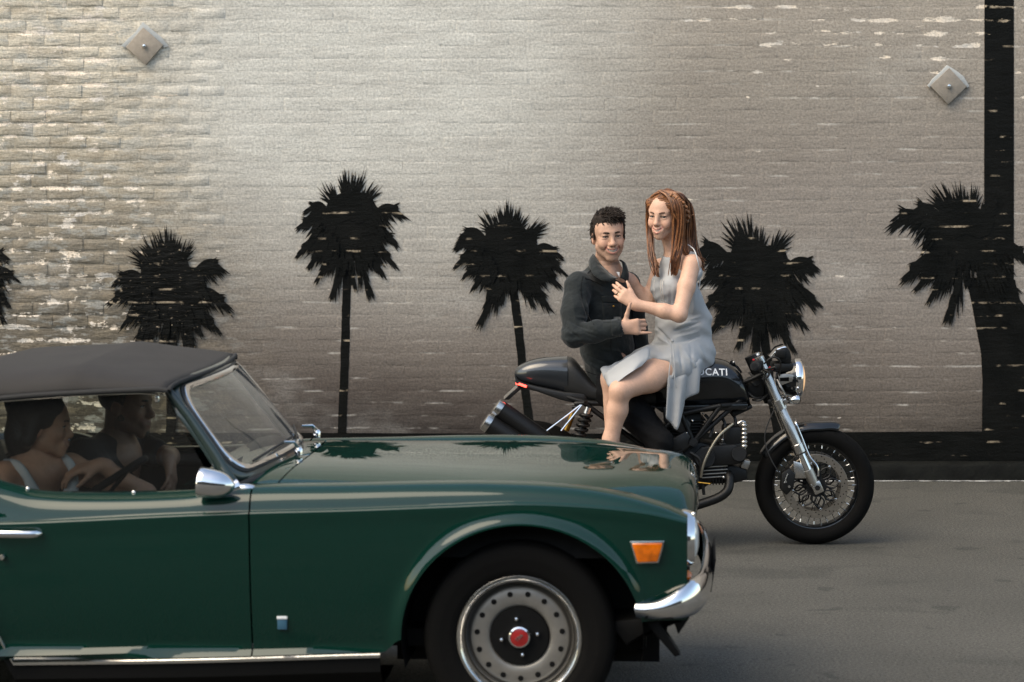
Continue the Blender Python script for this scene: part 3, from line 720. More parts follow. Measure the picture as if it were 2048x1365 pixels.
# windscreen
def ws(u, v):
    """u -1..1 across, v 0..1 up"""
    xb = -.995 + .13 * (1 - u * u); xt = -1.235 + .08 * (1 - u * u)
    bl = lerp(0, .012, math.sin(math.pi * v))
    return roll(lerp(xb, xt, v) + bl, u * lerp(.610, .555, v), lerp(.846 + .030 * (1 - u * u), 1.172 + .016 * (1 - u * u), v))
def rrect(ins, n=9, rad=.26):
    """rounded loop in (u, v)"""
    iu, iv = ins, ins * 1.3; ru, rv = rad * .62, rad * 1.15; o = []
    for cu, cv, a0 in ((1 - iu - ru, 1 - iv - rv, 0), (-1 + iu + ru, 1 - iv - rv, 90), (-1 + iu + ru, iv + rv, 180), (1 - iu - ru, iv + rv, 270)):
        for k in range(n):
            a = R(a0 + 90 * k / (n - 1)); o.append((cu + ru * math.cos(a), cv + rv * math.sin(a)))
    # add points along the long edges
    out = []
    for i, q in enumerate(o):
        nq = o[(i + 1) % len(o)]; out.append(q); d_ = math.hypot(nq[0] - q[0], nq[1] - q[1])
        for k in range(1, int(d_ / .12)): out.append((lerp(q[0], nq[0], k / int(d_ / .12)), lerp(q[1], nq[1], k / int(d_ / .12))))
    return out
wsg = empty('windscreen'); wsg.parent = car
def loop_band(ins0, ins1, o0, o1, name, m, th=.016):
    A = [ws(*q) for q in rrect(ins0)]; B = [ws(*q) for q in rrect(ins1)]; n_ = Vector((.72, 0, .69))
    b = MB(); P = [[a + n_ * (o0 - th), a + n_ * o0, lerp(a, c_, .5) + n_ * (max(o0, o1) + .002), c_ + n_ * o1, c_ + n_ * (o1 - th)] for a, c_ in zip(A, B)]
    b.grid(P, closed_u=True, closed_v=True); return b.build(name, m, wsg, 60)
loop_band(-.010, .026, .004, .006, 'frame', M_GREEN_IN, .03)
loop_band(.024, .042, .010, .009, 'gasket', M_RUB)
loop_band(.040, .070, .015, .012, 'trim', M_CHROME)
pane = rrect(.064); cen = ws(0, .5)
P = []
for k in np.linspace(0, 1, 10): P.append([ws(lerp(0, u, k), lerp(.5, v, k)) + Vector((.72, 0, .69)) * .006 for u, v in pane])
MB().grid(P, closed_v=True).build('pane', M_GLASS, wsg, 60)
# frame outer corners down to the body
fr = MB()
for s in (-1, 1):
    fr.tube([ws(s * 1.0, -.10), ws(s * 1.0, .3), ws(s * 1.0, .7), ws(s * 1.0, 1.02)], [.026, .019, .017, .016], 12, flat=.8)
fr.tube([ws(u, 1.01) for u in np.linspace(-1, 1, 15)], .012, 10)
fr.build('pillar', M_GREEN_IN, wsg, 50)
bs = MB(); bs.tube([ws(u, -.02) + Vector((.008, 0, -.006)) for u in np.linspace(-1.0, 1.0, 21)], .012, 10); bs.build('base_seal', M_RUB, wsg, 50)
for (y0, dx) in ((-.15, 0), (.37, 0)):
    wp = empty('wiper'); wp.parent = car
    p0 = roll(-.835 - .05 * (y0 / .6) ** 2, y0, .893); MB().lathe([(.014, -.01), (.015, .012), (.010, .020), (.0001, .022)], p0, 'z', 14).build('pivot', M_CHROME, wp)
    e = ws((y0 + .13) / .61 - .30, .14) + Vector((.03, 0, .022)); MB().tube([p0 + Vector((0, 0, .016)), lerp(p0, e, .5) + Vector((.01, 0, .018)), e], [.008, .006, .004], 8).build('arm', M_CHROME, wp)
    a, b2 = ws(y0 / .61 - .52, .10), ws(y0 / .61 + .20, .14); MB().tube([a + Vector((.016, 0, .014)), b2 + Vector((.016, 0, .014))], .005, 6).build('blade', M_RUB, wp)

# soft top
TX = [-1.215, -1.32, -1.45, -1.55, -1.62, -1.78, -1.94, -2.02, -2.14, -2.33, -2.46][::-1]
TZ = [1.194, 1.216, 1.236, 1.247, 1.242, 1.235, 1.229, 1.210, 1.155, 1.010, .885][::-1]
RX = [-1.215, -1.25, -1.53, -1.82, -2.02, -2.2, -2.46][::-1]; RZ = [1.168, 1.172, 1.160, 1.138, 1.10, .985, .872][::-1]
st = empty('soft_top'); st.parent = car
def top_sec(x):
    zt, zr = float(np.interp(x, TX, TZ)), interp(RX, RZ, x); yr = .602 if x > -2 else lerp(.602, .56, (-2 - x) / .44)
    bow = max(0, 1 - abs(x + 1.55) / .10) * .004
    h = zt - zr
    half = [(yr, zr), (yr - .003, zr + h * .15 + bow * .3), (yr - .012, zr + h * .36 + bow), (yr - .034, zr + h * .60 + bow), (yr - .075, zr + h * .80 + bow), (yr - .15, zr + h * .93 + bow), (yr - .28, zr + h * 1.0), (yr - .45, zr + h * 1.035)]
    L = [(-y, z) for y, z in half] + [(0, zt + h * .04)] + [(y, z) for y, z in reversed(half)]
    xo = lambda y: .06 * (1 - (y / .6) ** 2) * sstep(-1.40, -1.215, x)
    return [roll(x + xo(y), y, z) for y, z in L]
txs = sorted(set(list(np.linspace(-1.215, -2.46, 34)) + [-1.55, -1.94]))[::-1]
P = [top_sec(x) for x in txs]
MB().grid(P).build('canopy', M_FAB, st, 24, solid=.006)
for s in (0, -1):
    MB().tube([r_[s] + Vector((0, 0, -.004)) for r_, x in zip(P, txs) if x > -2.0], .010, 8).build('edge_binding', M_FABD, st, 50)
MB().tube([q + Vector((.004, 0, -.004)) for q in P[0]], .008, 8).build('header_binding', M_FABD, st, 50)
for s in (-1, 1):
    # quarter panel with a clear window
    zq = lambda x: interp(RX, RZ, x)
    o_ = [(-1.93, zq(-1.93)), (-2.0, zq(-2.0)), (-2.2, zq(-2.2)), (-2.42, .88), (-1.93, .872)]
    q = [roll(x, s * .60, z) for x, z in o_]
    MB().add(q, [tuple(range(5))]).build('quarter_window', M_SGLASS, st, 0)
    MB().tube([roll(-1.915, s * .60, .84), roll(-1.918, s * .60, 1.0), roll(-1.93, s * .60, 1.125)], .014, 8).build('quarter_post', M_FABD, st)
# door windows
for s in (-1, 1):
    gw = empty('door_window'); gw.parent = car
    ol = [(-1.895, .800), (-1.03, .800), (-1.11, .93), (-1.235, 1.150), (-1.32, 1.154), (-1.5, 1.148), (-1.7, 1.133), (-1.87, 1.120)]
    q = [roll(x, s * (.604 - .02 * (z - .8) / .35), z) for x, z in ol]
    MB().add(q, [tuple(range(len(q)))]).build('pane', M_SGLASS, gw, 0)
    MB().tube([q[3], q[4], q[5], q[6], q[7]], .0035, 6).build('edge', M_CHROME2, gw)
    MB().tube([roll(x, s * .612, k_z(x) - .010) for x in np.linspace(-1.88, -1.06, 20)], .008, 6).build('seal', M_RUB, gw)
    MB().ball(roll(-1.255, s * .60, 1.135), (.010, .006, .014), 8).build('catch', M_CHROME2, gw)
# cockpit
ck = MB()
for s in (-1, 1):
    ck.add([roll(-2.0, s * .585, .30), roll(-.95, s * .585, .30), roll(-.95, s * .585, .82), roll(-2.0, s * .585, .808)], [(0, 1, 2, 3)])
ck.box((-2.02, 0, .52), (.06, 1.16, .62)).box((-1.45, 0, .36), (1.1, 1.1, .03)).box((-1.5, 0, .44), (.9, .2, .2), bevel=.03)
ck.build('cockpit_trim', M_INT, car, 30)
ds = MB(); P = []
for y in np.linspace(-.57, .57, 13): P.append([roll(-1.00, y, .862 - .01 * (y / .57) ** 2), roll(-1.06, y, .866), roll(-1.12, y, .855), roll(-1.145, y, .825), roll(-1.14, y, .70), roll(-1.10, y, .60)])
ds.grid(P).build('dashboard', M_INT, car, 50)
sh_ = MB(); sh_.grid([[roll(x, y, .80 if x > -2.0 else .845) for y in np.linspace(-.56, .56, 5)] for x in (-1.985, -2.0, -2.4)]); sh_.build('parcel_shelf', M_INT, car, 0)
P = []
for x in np.linspace(-3.25, -2.40, 12): P.append([roll(x, y, interp([-3.25, -3.0, -2.4], [.79, .84, .875], x) - .03 * (abs(y) / .55) ** 2) for y in np.linspace(-.555, .555, 9)])
MB().grid(P).build('boot_lid', M_GREEN, car, 50)
MB().add([roll(-3.25, -.63, .3), roll(-3.25, .63, .3), roll(-3.25, .56, .79), roll(-3.25, -.56, .79)], [(0, 1, 2, 3)]).build('tail_panel', M_BLK, car, 0)
for s in (-1, 1):
    se = empty('seat'); se.parent = car
    P = []
    for k in range(13):
        t = k / 12; z = lerp(.36, .98, t); x = lerp(-1.80, -1.98, t); w = .23 * (1 - .25 * t ** 3); d_ = .06 * (1 - .4 * t)
        P.append([(x + d_ * math.cos(a) * 1.0, s * .31 + w * math.copysign(abs(math.sin(a)) ** .5, math.sin(a)), z) for a in np.linspace(0, 2 * math.pi, 21)[:-1]])
    b = MB().grid(P, closed_v=True); b.add(P[-1], [tuple(range(20))]); b.build('backrest', M_INT, se, 60)
    MB().box((-1.62, s * .31, .42), (.46, .46, .14), bevel=.04).build('cushion', M_INT, se, 60)
    MB().ball((-2.0, s * .31, 1.03), (.045, .12, .085), 18).build('headrest', M_INT, se, 60)
sw = empty('steering_wheel'); sw.parent = car
swc = Vector((-1.53, -.33, .772)); ax = Vector((-.55, 0, .83)).normalized()
rot = Vector((0, 0, 1)).rotation_difference(ax).to_matrix()
ring = [swc + rot @ Vector((.195 * math.cos(a), .195 * math.sin(a), 0)) for a in np.linspace(0, 2 * math.pi, 41)]
MB().tube(ring, .0135, 10, caps=False).build('rim', M_BLK, sw, 60)
for a in (R(90), R(210), R(330)):
    MB().tube([swc - ax * .04, swc + rot @ Vector((.19 * math.cos(a + R(0)), .19 * math.sin(a), 0))], .008, 8).build('spoke', M_BLK, sw)
MB().lathe([(.0001, .01), (.03, .008), (.035, -.03)], (0, 0, 0), 'z', 16).xf(Matrix.Translation(swc - ax * .03) @ rot.to_4x4()).build('boss', M_BLK, sw)
MB().cyl(swc - ax * .05, swc - ax * .45, .02).build('column', M_BLK, sw)
# ------------------------------------------------------------------ the motorcycle
BY = 12.0; BL0 = Vector((.62, BY, 0))
bike = empty('motorcycle', BL0, 0, 'black cafe racer motorcycle parked by the painted wall with a couple on it', 'motorcycle')
M_GLOSS = mat('gloss black paint', (.005, .006, .007), .3, coat=1, coat_rough=.015, spec=.2)
M_TAIL = mat('gloss charcoal paint', (.018, .021, .025), .3, coat=1, coat_rough=.02)
M_ALU = mat('fork aluminium', (.62, .60, .57), .27, 1, bump=(300, .0002))
M_ALUD = mat('cast aluminium', (.42, .40, .37), .42, 1, bump=(180, .0006))
M_MBLK = mat('engine black', (.0055, .0055, .0055), .48, bump=(120, .0006), spec=.32)
M_DISC = mat('brake steel', (.46, .41, .35), .33, 1, vary=(30, .12))
M_GOLD = mat('gold damper', (.55, .30, .06), .35, 1)
M_RED = mat('red glow', (.8, .02, .02), .3, emis=((1, .06, .05), 3.0))
M_REDP = mat('red plastic', (.5, .01, .02), .4)
M_HL = mat('headlight glass', (.75, .55, .38), .1, coat=1, emis=((1, .62, .34), .45))
M_LTR = mat('white lettering', (.80, .80, .79), .4)
M_SEAT = mat('seat leather', (.010, .010, .010), .5, bump=(250, .0006))
M_BRAID = mat('braided hose', (.33, .30, .24), .45, .8, bump=(900, .0005))
M_CLEAR = mat('chrome fork inner', (.8, .8, .8), .1, 1)

def bp_(px, py, yo=0.0): return at(px, py, BY + yo) - BL0
def bt(pts, r, yo=0.0, n=10, name='tube', m=None, parent=None, sp=0, flat=None, smooth=40):
    q = [bp_(p[0], p[1], p[2] if len(p) > 2 else yo) for p in pts]
    if sp: q = spline(q, sp)
    if hasattr(r, '__len__') and len(r) != len(q): r = list(np.interp(np.linspace(0, 1, len(q)), np.linspace(0, 1, len(r)), r))
    return MB().tube(q, r, n, flat=flat).build(name, m or M_MBLK, parent or bike, smooth)
def bpoly(pts, y0, y1, name, m, parent=None, bevel=.004, smooth=35):
    c = BY + (y0 + y1) / 2
    o = [(at(x, y, c) - BL0) for x, y in pts]
    return MB().prism([(q.x, q.z) for q in o], y0, y1, bevel).build(name, m, parent or bike, smooth)
def loft(secs, e=.7, n=28, cap=True, shape=None):
    P = []
    for px, yt, yb, hw in secs:
        t, b = bp_(px, yt), bp_(px, yb); mid, hh = (t.z + b.z) / 2, (t.z - b.z) / 2; row = []
        for k in range(n):
            a = 2 * math.pi * k / n; ca, sa = math.cos(a), math.sin(a)
            y = hw * math.copysign(abs(ca) ** e, ca); z = hh * math.copysign(abs(sa) ** e, sa)
            if shape: y = shape(px, y, z / max(hh, 1e-4))
            row.append(Vector((t.x, y, mid + z)))
        P.append(row)
    b = MB().grid(P, closed_v=True)
    if cap: b.add(P[0], [tuple(range(n))]); b.add(P[-1], [tuple(range(n))])
    return b
def dense(secs, k=4):
    out = []
    for i in range(len(secs) - 1):
        for q in range(k): out.append(tuple(interp([s[0] for s in secs], [s[j] for s in secs], lerp(secs[i][0], secs[i + 1][0], q / k)) for j in range(4)))
    return out + [secs[-1]]

# wheels ------------------------------------------------------------
def bike_wheel(cx, rad, name, wid, front):
    w = empty(name, (cx, 0, rad)); w.parent = bike
    k = rad - .300
    ty = MB().lathe([(.218 + k, -wid * .75), (.236 + k, -wid * .98), (.262 + k, -wid), (.280 + k, -wid * .88), (.293 + k, -wid * .58), (.299 + k, -wid * .25), (.300 + k, 0), (.299 + k, wid * .25), (.293 + k, wid * .58), (.280 + k, wid * .88), (.262 + k, wid), (.236 + k, wid * .98), (.218 + k, wid * .75)], (0, 0, 0), 'y', 96).build('tyre', M_TYRE, w, 40)
    gv = MB()                                                   # tread grooves, cut lines on the shoulder
    for i in range(26):
        a = 2 * math.pi * i / 26
        for s in (-1, 1):
            pts = []
            for t in np.linspace(0, 1, 6):
                aa = a + t * .16; r_ = float(np.interp(t, [0, .5, 1], [.281, .293, .2985])) + k + .0006; y = s * wid * float(np.interp(t, [0, .5, 1], [.88, .58, .22])) * 1.01
                pts.append([Vector((r_ * math.cos(aa + d), y, r_ * math.sin(aa + d))) for d in (-.006 * (1 - t) - .002, .006 * (1 - t) + .002)])
            gv.grid(pts)
    gv.build('tread_grooves', M_BLKG, ty, 0, kind='stuff', normals=False)
    rm = MB().lathe([(.2185 + k, -wid * .72), (.228 + k, -wid * .74), (.228 + k, -wid * .66), (.215 + k, -wid * .6), (.203 + k, -wid * .25), (.202 + k, 0), (.203 + k, wid * .25), (.215 + k, wid * .6), (.228 + k, wid * .66), (.228 + k, wid * .74), (.2185 + k, wid * .72)], (0, 0, 0), 'y', 96, closed=True).build('rim', M_GLOSS, w, 40)
    MB().lathe([(.012, -.075), (.030, -.072), (.034, -.05), (.024, -.03), (.024, .03), (.034, .05), (.030, .072), (.012, .075)], (0, 0, 0), 'y', 24).build('hub', M_MBLK, w)
    sp = MB(); nip = MB()
    for i in range(36):
        a = 2 * math.pi * i / 36; s = 1 if i % 2 else -1; off = .42 * (1 if (i // 2) % 2 else -1)
        p0 = Vector((.033 * math.cos(a + off), s * .045, .033 * math.sin(a + off))); p1 = Vector(((.205 + k) * math.cos(a), s * .008, (.205 + k) * math.sin(a)))
        sp.cyl(p0, p1, .0017, n=6); nip.cyl(lerp(p0, p1, .90), p1, .0036, n=8)
    sp.build('spokes', M_MBLK, w, kind='stuff'); nip.build('spoke_nipples', M_ALU, w, kind='stuff')
    for s in ((-1, 1) if front else (-1,)):
        y = s * .062; R1 = .161 if front else .12
        d = empty('brake_disc', (0, y, 0)); d.parent = w
        MB().lathe([(R1 - .036, -.0025), (R1 - .001, -.0025), (R1, -.0015), (R1, .0015), (R1 - .001, .0025), (R1 - .036, .0025)], (0, 0, 0), 'y', 72, closed=True).build('rotor', M_DISC, d, 30)
        hs = MB()
        for i in range(16):
            for j, rr in enumerate((.029, .018, .008)):
                a = 2 * math.pi * (i + .28 * j) / 16; c = Vector(((R1 - rr) * math.cos(a), s * .0029, (R1 - rr) * math.sin(a)))
                hs.add([c + Vector((.0034 * math.cos(t), 0, .0034 * math.sin(t))) for t in np.linspace(0, 2 * math.pi, 9)[:-1]], [tuple(range(8))])
        hs.build('cooling_holes', M_BLKG, d, 0, kind='stuff')
        if front:
            ca = MB()
            for i in range(8):
                a = 2 * math.pi * i / 8 + .2; e = Vector((.118 * math.cos(a), s * .006, .118 * math.sin(a)))
                for da in (-.30, .30):
                    ca.tube(spline([(.045 * math.cos(a + da * .3), s * .010, .045 * math.sin(a + da * .3)), (.085 * math.cos(a + da), s * .009, .085 * math.sin(a + da)), e], 5), .0048, 6)
            ca.lathe([(.030, s * .004), (.052, s * .004), (.052, s * .014), (.030, s * .014)], (0, 0, 0), 'y', 32, closed=True)
            ca.build('carrier', M_MBLK, d, 40)
            for i in range(8):
                a = 2 * math.pi * i / 8 + .2; c = (.118 * math.cos(a), 0, .118 * math.sin(a))
                MB().lathe([(.0001, s * .010), (.0035, s * .009), (.0038, s * .011), (.0075, s * .010), (.0080, s * .0)], c, 'y', 14).build('button', M_ALU, d, 30)
    return w
M_BLKG = mat('groove black', (.003, .003, .003), .9, spec=.1)
FX = bp_(1629, 966).x; RXW = FX - 1.425
bike_wheel(FX, .300, 'front_wheel', .060, True)
bike_wheel(RXW, .312, 'rear_wheel', .080, False)

# fork -----------------------------------------------------------------
fk = empty('fork', (0, 0, 0)); fk.parent = bike
for s in (-1, 1):
    y = s * .098
    a, b = bp_(1500, 690, 0), bp_(1634, 985, 0); ax = bp_(1629, 966); ax.z = .30
    top, low_ = bp_(1519, 725), bp_(1618, 951)
    dirv = (low_ - top).normalized()
    off = Vector((0, y, 0))
    P_ = lambda t: lerp(top, low_, t) + off
    lg = MB(); lg.tube([P_(-.06), P_(.155), P_(.16), P_(.46), P_(.465), P_(.49), P_(.495), P_(.70), P_(.705), P_(.775), P_(.78)], [.0255, .0255, .0262, .0262, .0275, .0275, .0285, .0285, .031, .031, .027], 20); lg.build('outer_tube', M_ALU, fk, 30)
    MB().tube([P_(.76), P_(.985)], .0215, 18).build('stanchion', M_CLEAR, fk, 30)
    MB().tube([P_(.775), P_(.79)], .0245, 18).build('dust_seal', M_RUB, fk, 30)
    MB().tube([P_(.93), P_(1.0), P_(1.06)], [.027, .027, .022], 16).build('fork_foot', M_ALUD, fk, 30)
    rot = Matrix.Rotation(math.atan2(dirv.x, -dirv.z) * -1, 3, 'Y')
    MB().box(ax + off, (.050, .040, .062), rot, .006).build('axle_clamp', M_ALU, fk, 30)
    MB().cyl(ax + Vector((0, s * .075, 0)), ax + Vector((0, s * .124, 0)), .013, n=16).build('axle', M_MBLK, fk, 30)
    # pinch clamp half way up
    MB().tube([P_(.315), P_(.395)], .0325, 20).build('lower_clamp', M_ALU, fk, 30)
    c = P_(.345) + Vector((.040, 0, .014)); MB().box(c, (.040, .034, .030), rot, .005).build('clamp_lug', M_ALU, fk, 30)
    for dz in (-.009, .009): MB().cyl(c + Vector((.008, s * .0, dz)) + Vector((0, s * .014, 0)), c + Vector((.008, s * .024, dz)), .005, n=10).build('clamp_bolt', M_MBLK, fk)
    # caliper and bracket
    cal = empty('brake_caliper'); cal.parent = fk
    bpoly([(1586, 922), (1600, 925), (1618, 945), (1612, 957), (1588, 957)], y - .012, y + .012, 'bracket', M_ALU, cal, .004)
    bpoly([(1562, 945), (1578, 935), (1590, 948), (1586, 975), (1572, 990), (1560, 978)], y - .028 * 1.0, y + .030, 'caliper_body', M_MBLK, cal, .007)
    for q in ((1570, 962), (1577, 972)):
        p = bp_(q[0], q[1], y); MB().cyl(p + Vector((0, s * .024, 0)), p + Vector((0, s * .036, 0)), .006, n=12).build('bolt', M_ALUD, cal)
    p0, p1 = bp_(1567, 965, y), bp_(1574, 946, y); MB().cyl(p0 + Vector((0, s * .034, 0)), p1 + Vector((0, s * .034, 0)), .003, n=8).build('pin', M_ALU, cal)
MB().box(bp_(1545, 800), (.06, .17, .04), Matrix.Rotation(R(-24), 3, 'Y'), .008).build('lower_yoke', M_MBLK, fk)
MB().box(bp_(1515, 722), (.07, .22, .028), Matrix.Rotation(R(-24), 3, 'Y'), .008).build('top_yoke', M_MBLK, fk)
MB().cyl(bp_(1500, 712), bp_(1540, 803), .030, n=18).build('steering_head', M_MBLK, bike)

# mudguard ---------------------------------------------------------------
mg = empty('front_mudguard'); mg.parent = bike
P = []; wc = Vector((FX, 0, .300))
for i in range(37):
    t = i / 36; a = lerp(R(150), R(68), t); rr = .322 + .014 * sstep(.75, 1, t); hw = .064 * (1 - .30 * sstep(.75, 1, t) - .2 * sstep(.2, 0, t)); row = []
    for k in range(13):
        u = k / 12 * 2 - 1; row.append(wc + Vector(((rr - .040 * abs(u) ** 2.6) * math.cos(a), hw * math.copysign(abs(u) ** .85, u), (rr - .040 * abs(u) ** 2.6) * math.sin(a))))
    P.append(row)
MB().grid(P).build('blade', M_GLOSS, mg, 60, solid=.003)
for s in (-1, 1):
    y = s * .085
    bt([(1589, 838, s * .05), (1592, 848, y), (1603, 875, y), (1618, 912, y), (1632, 930, y), (1636, 942, y), (1636, 953, y)], .0055, 0, 8, 'stay', M_CLEAR, mg, 4)

# head lamp and dials -----------------------------------------------------
hl = empty('headlight'); hl.parent = bike
hc = bp_(1592, 757)
MB().lathe([(.0001, -.105), (.03, -.10), (.06, -.082), (.082, -.055), (.094, -.02), (.097, .0), (.0985, .004)], hc, 'x', 40).build('bowl', M_GLOSS, hl, 50)
MB().lathe([(.098, -.010), (.1015, -.004), (.102, .014), (.098, .024), (.092, .027), (.090, .022)], hc, 'x', 48).build('rim', M_CHROME, hl, 50)
MB().lathe([(.0001, .046), (.03, .044), (.06, .037), (.08, .029), (.092, .021)], hc, 'x', 40).build('glass', M_HL, hl, 60)
for s in (-1, 1):
    bpoly([(1556, 750), (1570, 748), (1586, 750), (1590, 757), (1585, 763), (1568, 769), (1560, 773)], s * .088 - .003, s * .088 + .003, 'bracket', M_ALUD, hl, .0015)
    bpoly([(1560, 756), (1578, 755), (1578, 763), (1560, 763)], s * .092 - .001, s * .092 + .001, 'bracket_slot', M_BLKG, hl, 0)
    p = bp_(1584, 757, s * .092); MB().cyl(p, p + Vector((0, s * .006, 0)), .006, n=12).build('bolt', M_ALUD, hl)
    # small indicator under the lamp
    ind = empty('indicator'); ind.parent = bike
    p = bp_(1591, 800, s * .13)
    MB().lathe([(.0001, -.030), (.016, -.024), (.022, -.008), (.023, .014), (.021, .018)], p, 'x', 20).build('body', M_CHROME, ind, 50)
    MB().lathe([(.0001, .026), (.012, .024), (.021, .017)], p, 'x', 20).build('lens', M_MBLK, ind, 50)
    MB().tube([p + Vector((-.02, 0, 0)), bp_(1570, 797, s * .10), bp_(1556, 800, s * .08)], .008, 8).build('stalk', M_MBLK, ind)
dl = empty('instrument_pod'); dl.parent = bike
bpoly([(1552, 701), (1558, 694), (1570, 692), (1577, 700), (1580, 715), (1578, 727), (1556, 722), (1552, 714)], -.075, .075, 'housing', M_MBLK, dl, .008)
bpoly([(1537, 713), (1552, 695), (1566, 690), (1571, 692), (1569, 700), (1552, 700), (1546, 715)], -.07, .07, 'dial_cover', M_CHROME, dl, .006)
bpoly([(1551, 700), (1570, 700), (1570, 716), (1552, 716)], -.098, -.074, 'reservoir', M_MBLK, dl, .004)
MB().box(bp_(1563, 733, 0), (.10, .16, .045), None, .012).build('loom_cover', M_MBLK, dl)
# bars ------------------------------------------------------------------
for s in (-1, 1):
    hb = empty('handlebar'); hb.parent = bike
    bt([(1522, 738, s * .07), (1517, 735, s * .12), (1512, 734, s * .20)], .013, 0, 12, 'bar', M_MBLK, hb)
    bt([(1514, 734, s * .19), (1511, 733.5, s * .22), (1509, 733, s * .32), (1509, 733, s * .325)], [.021, .0185, .0185, .022], 0, 16, 'grip', M_RUB, hb)
    bt([(1509, 733, s * .325), (1509, 733, s * .345)], .015, 0, 14, 'bar_end', M_MBLK, hb)
    bt([(1524, 738, s * .17), (1538, 746, s * .20), (1534, 756, s * .28), (1526, 758, s * .34)], [.008, .006, .005, .005], 0, 8, 'lever', M_MBLK, hb, 5)
    MB().box(bp_(1517, 731, s * .165), (.048, .036, .050), None, .01).build('switch_block', M_MBLK, hb)
    MB().box(bp_(1507, 720, s * .165), (.010, .018, .008), None, .002).build('switch', M_REDP, hb)
    bt([(1528, 728, s * .15), (1545, 715, s * .17), (1560, 722, s * .15), (1560, 745, s * .10), (1553, 770, s * .06)], .0045, 0, 7, 'cable', M_RUB, hb, 6)
    bt([(1530, 742, s * .15), (1550, 735, s * .18), (1548, 742, s * .16)], .007, 0, 7, 'master_cylinder', M_MBLK, hb, 4)
MB().box(bp_(1542, 737, -.10), (.022, .012, .010), Matrix.Rotation(R(30), 3, 'Y'), .002).build('connector', M_REDP, bike)
bt([(1529, 765, -.13), (1531, 748, -.135), (1541, 743, -.12), (1556, 742, -.08)], .0042, 0, 8, 'brake_line', M_MBLK, bike, 5)
bt([(1558, 800, -.10), (1535, 850, -.11), (1530, 885, -.115), (1545, 925, -.125), (1562, 950, -.12)], .0032, 0, 7, 'caliper_hose', M_RUB, bike, 6)
bt([(1554, 760, -.08), (1562, 775, -.11), (1570, 792, -.10), (1566, 806, -.07)], .006, 0, 8, 'lamp_hose', M_ALUD, bike, 5)
for i, q in enumerate([((1500, 760), (1520, 770)), ((1495, 785), (1525, 795)), ((1498, 745), (1520, 752)), ((1505, 800), (1535, 790))]):
    bt([(*q[0], -.06), ((q[0][0] + q[1][0]) / 2, (q[0][1] + q[1][1]) / 2 + 6, -.08), (*q[1], -.05)], .006, 0, 8, 'wiring', M_RUB, bike, 5)
bt([(1480, 768, -.08), (1500, 760, -.10), (1525, 748, -.12)], [.012, .011, .010], 0, 10, 'clip_on_arm', M_MBLK, bike, 4)
MB().box(bp_(1510, 775, 0), (.09, .12, .10), None, .02).build('head_bracket', M_MBLK, bike)

# tank -------------------------------------------------------------------
def tshape(px, y, v):
    k = 1 - .10 * sstep(.1, -1, v)
    if px < 1475: k -= .10 * math.exp(-((v + .15) / .35) ** 2) * sstep(1475, 1440, px)      # knee hollow
    return y * k
tsec = [(1294, 783, 812, .070), (1305, 766, 815, .095), (1330, 742, 817, .120), (1360, 727, 818, .138), (1395, 719, 818, .150), (1425, 716.5, 817, .154), (1450, 721, 814, .152), (1470, 733, 811, .146), (1483, 750, 808.5, .136), (1492, 775, 807, .115), (1496, 792, 806.5, .095), (1498, 800, 806, .07)]
tank = loft(dense(tsec, 5), .80, 44, shape=tshape).build('fuel_tank', M_GLOSS, bike, 60)
bpoly([(1305, 808), (1492, 802), (1488, 813), (1400, 819), (1320, 820)], -.142, .142, 'tank_lip', M_GLOSS, bike, .008)
fc = empty('filler_cap'); fc.parent = bike
bt([(1463, 733, 0), (1472, 738, 0), (1480, 748, 0)], [.02, .018, .015], 0, 10, 'neck', M_MBLK, fc)
bt([(1462, 722, -.03), (1466, 728, -.03), (1468, 732, -.02)], [.008, .012, .010], 0, 10, 'lever', M_MBLK, fc)
MB().ball(bp_(1467, 725, -.045), .006, 10).build('screw', M_ALU, fc)
dg = bpy.context.evaluated_depsgraph_get()
bv = BVHTree.FromPolygons([v.co.copy() for v in tank.data.vertices], [tuple(p.vertices) for p in tank.data.polygons])
cu = bpy.data.curves.new('t', 'FONT'); cu.body = 'DUCATI'; cu.size = 1; cu.space_character = 1.12; cu.offset = .018; cu.resolution_u = 4
to = bpy.data.objects.new('t', cu); COL.objects.link(to); dg = bpy.context.evaluated_depsgraph_get(); me = bpy.data.meshes.new_from_object(to.evaluated_get(dg)); bpy.data.objects.remove(to)
bm = bmesh.new(); bm.from_mesh(me); bmesh.ops.triangulate(bm, faces=bm.faces[:]); bmesh.ops.subdivide_edges(bm, edges=bm.edges[:], cuts=2, use_grid_fill=True); bm.to_mesh(me); bm.free()
vx = [v.co.x for v in me.vertices]; vy = [v.co.y for v in me.vertices]; x0, x1, y0, y1 = min(vx), max(vx), min(vy), max(vy)
A, B = (1381.5, 1454.5), (737.0, 751.5)
for v in me.vertices:
    u, w = (v.co.x - x0) / (x1 - x0), (v.co.y - y0) / (y1 - y0)
    p = bp_(lerp(A[0], A[1], u), lerp(B[1] - 1 + 1 * u, B[0] - 1 + 2.2 * u, w), -.14)
    hit = bv.ray_cast(Vector((p.x, -.5, p.z)), Vector((0, 1, 0)))
    v.co = Vector((p.x, (hit[0].y if hit[0] else -.15) - .0022, p.z))
me.materials.clear(); me.materials.append(M_LTR); lt = bpy.data.objects.new('tank_lettering', me); COL.objects.link(lt); lt.parent = bike

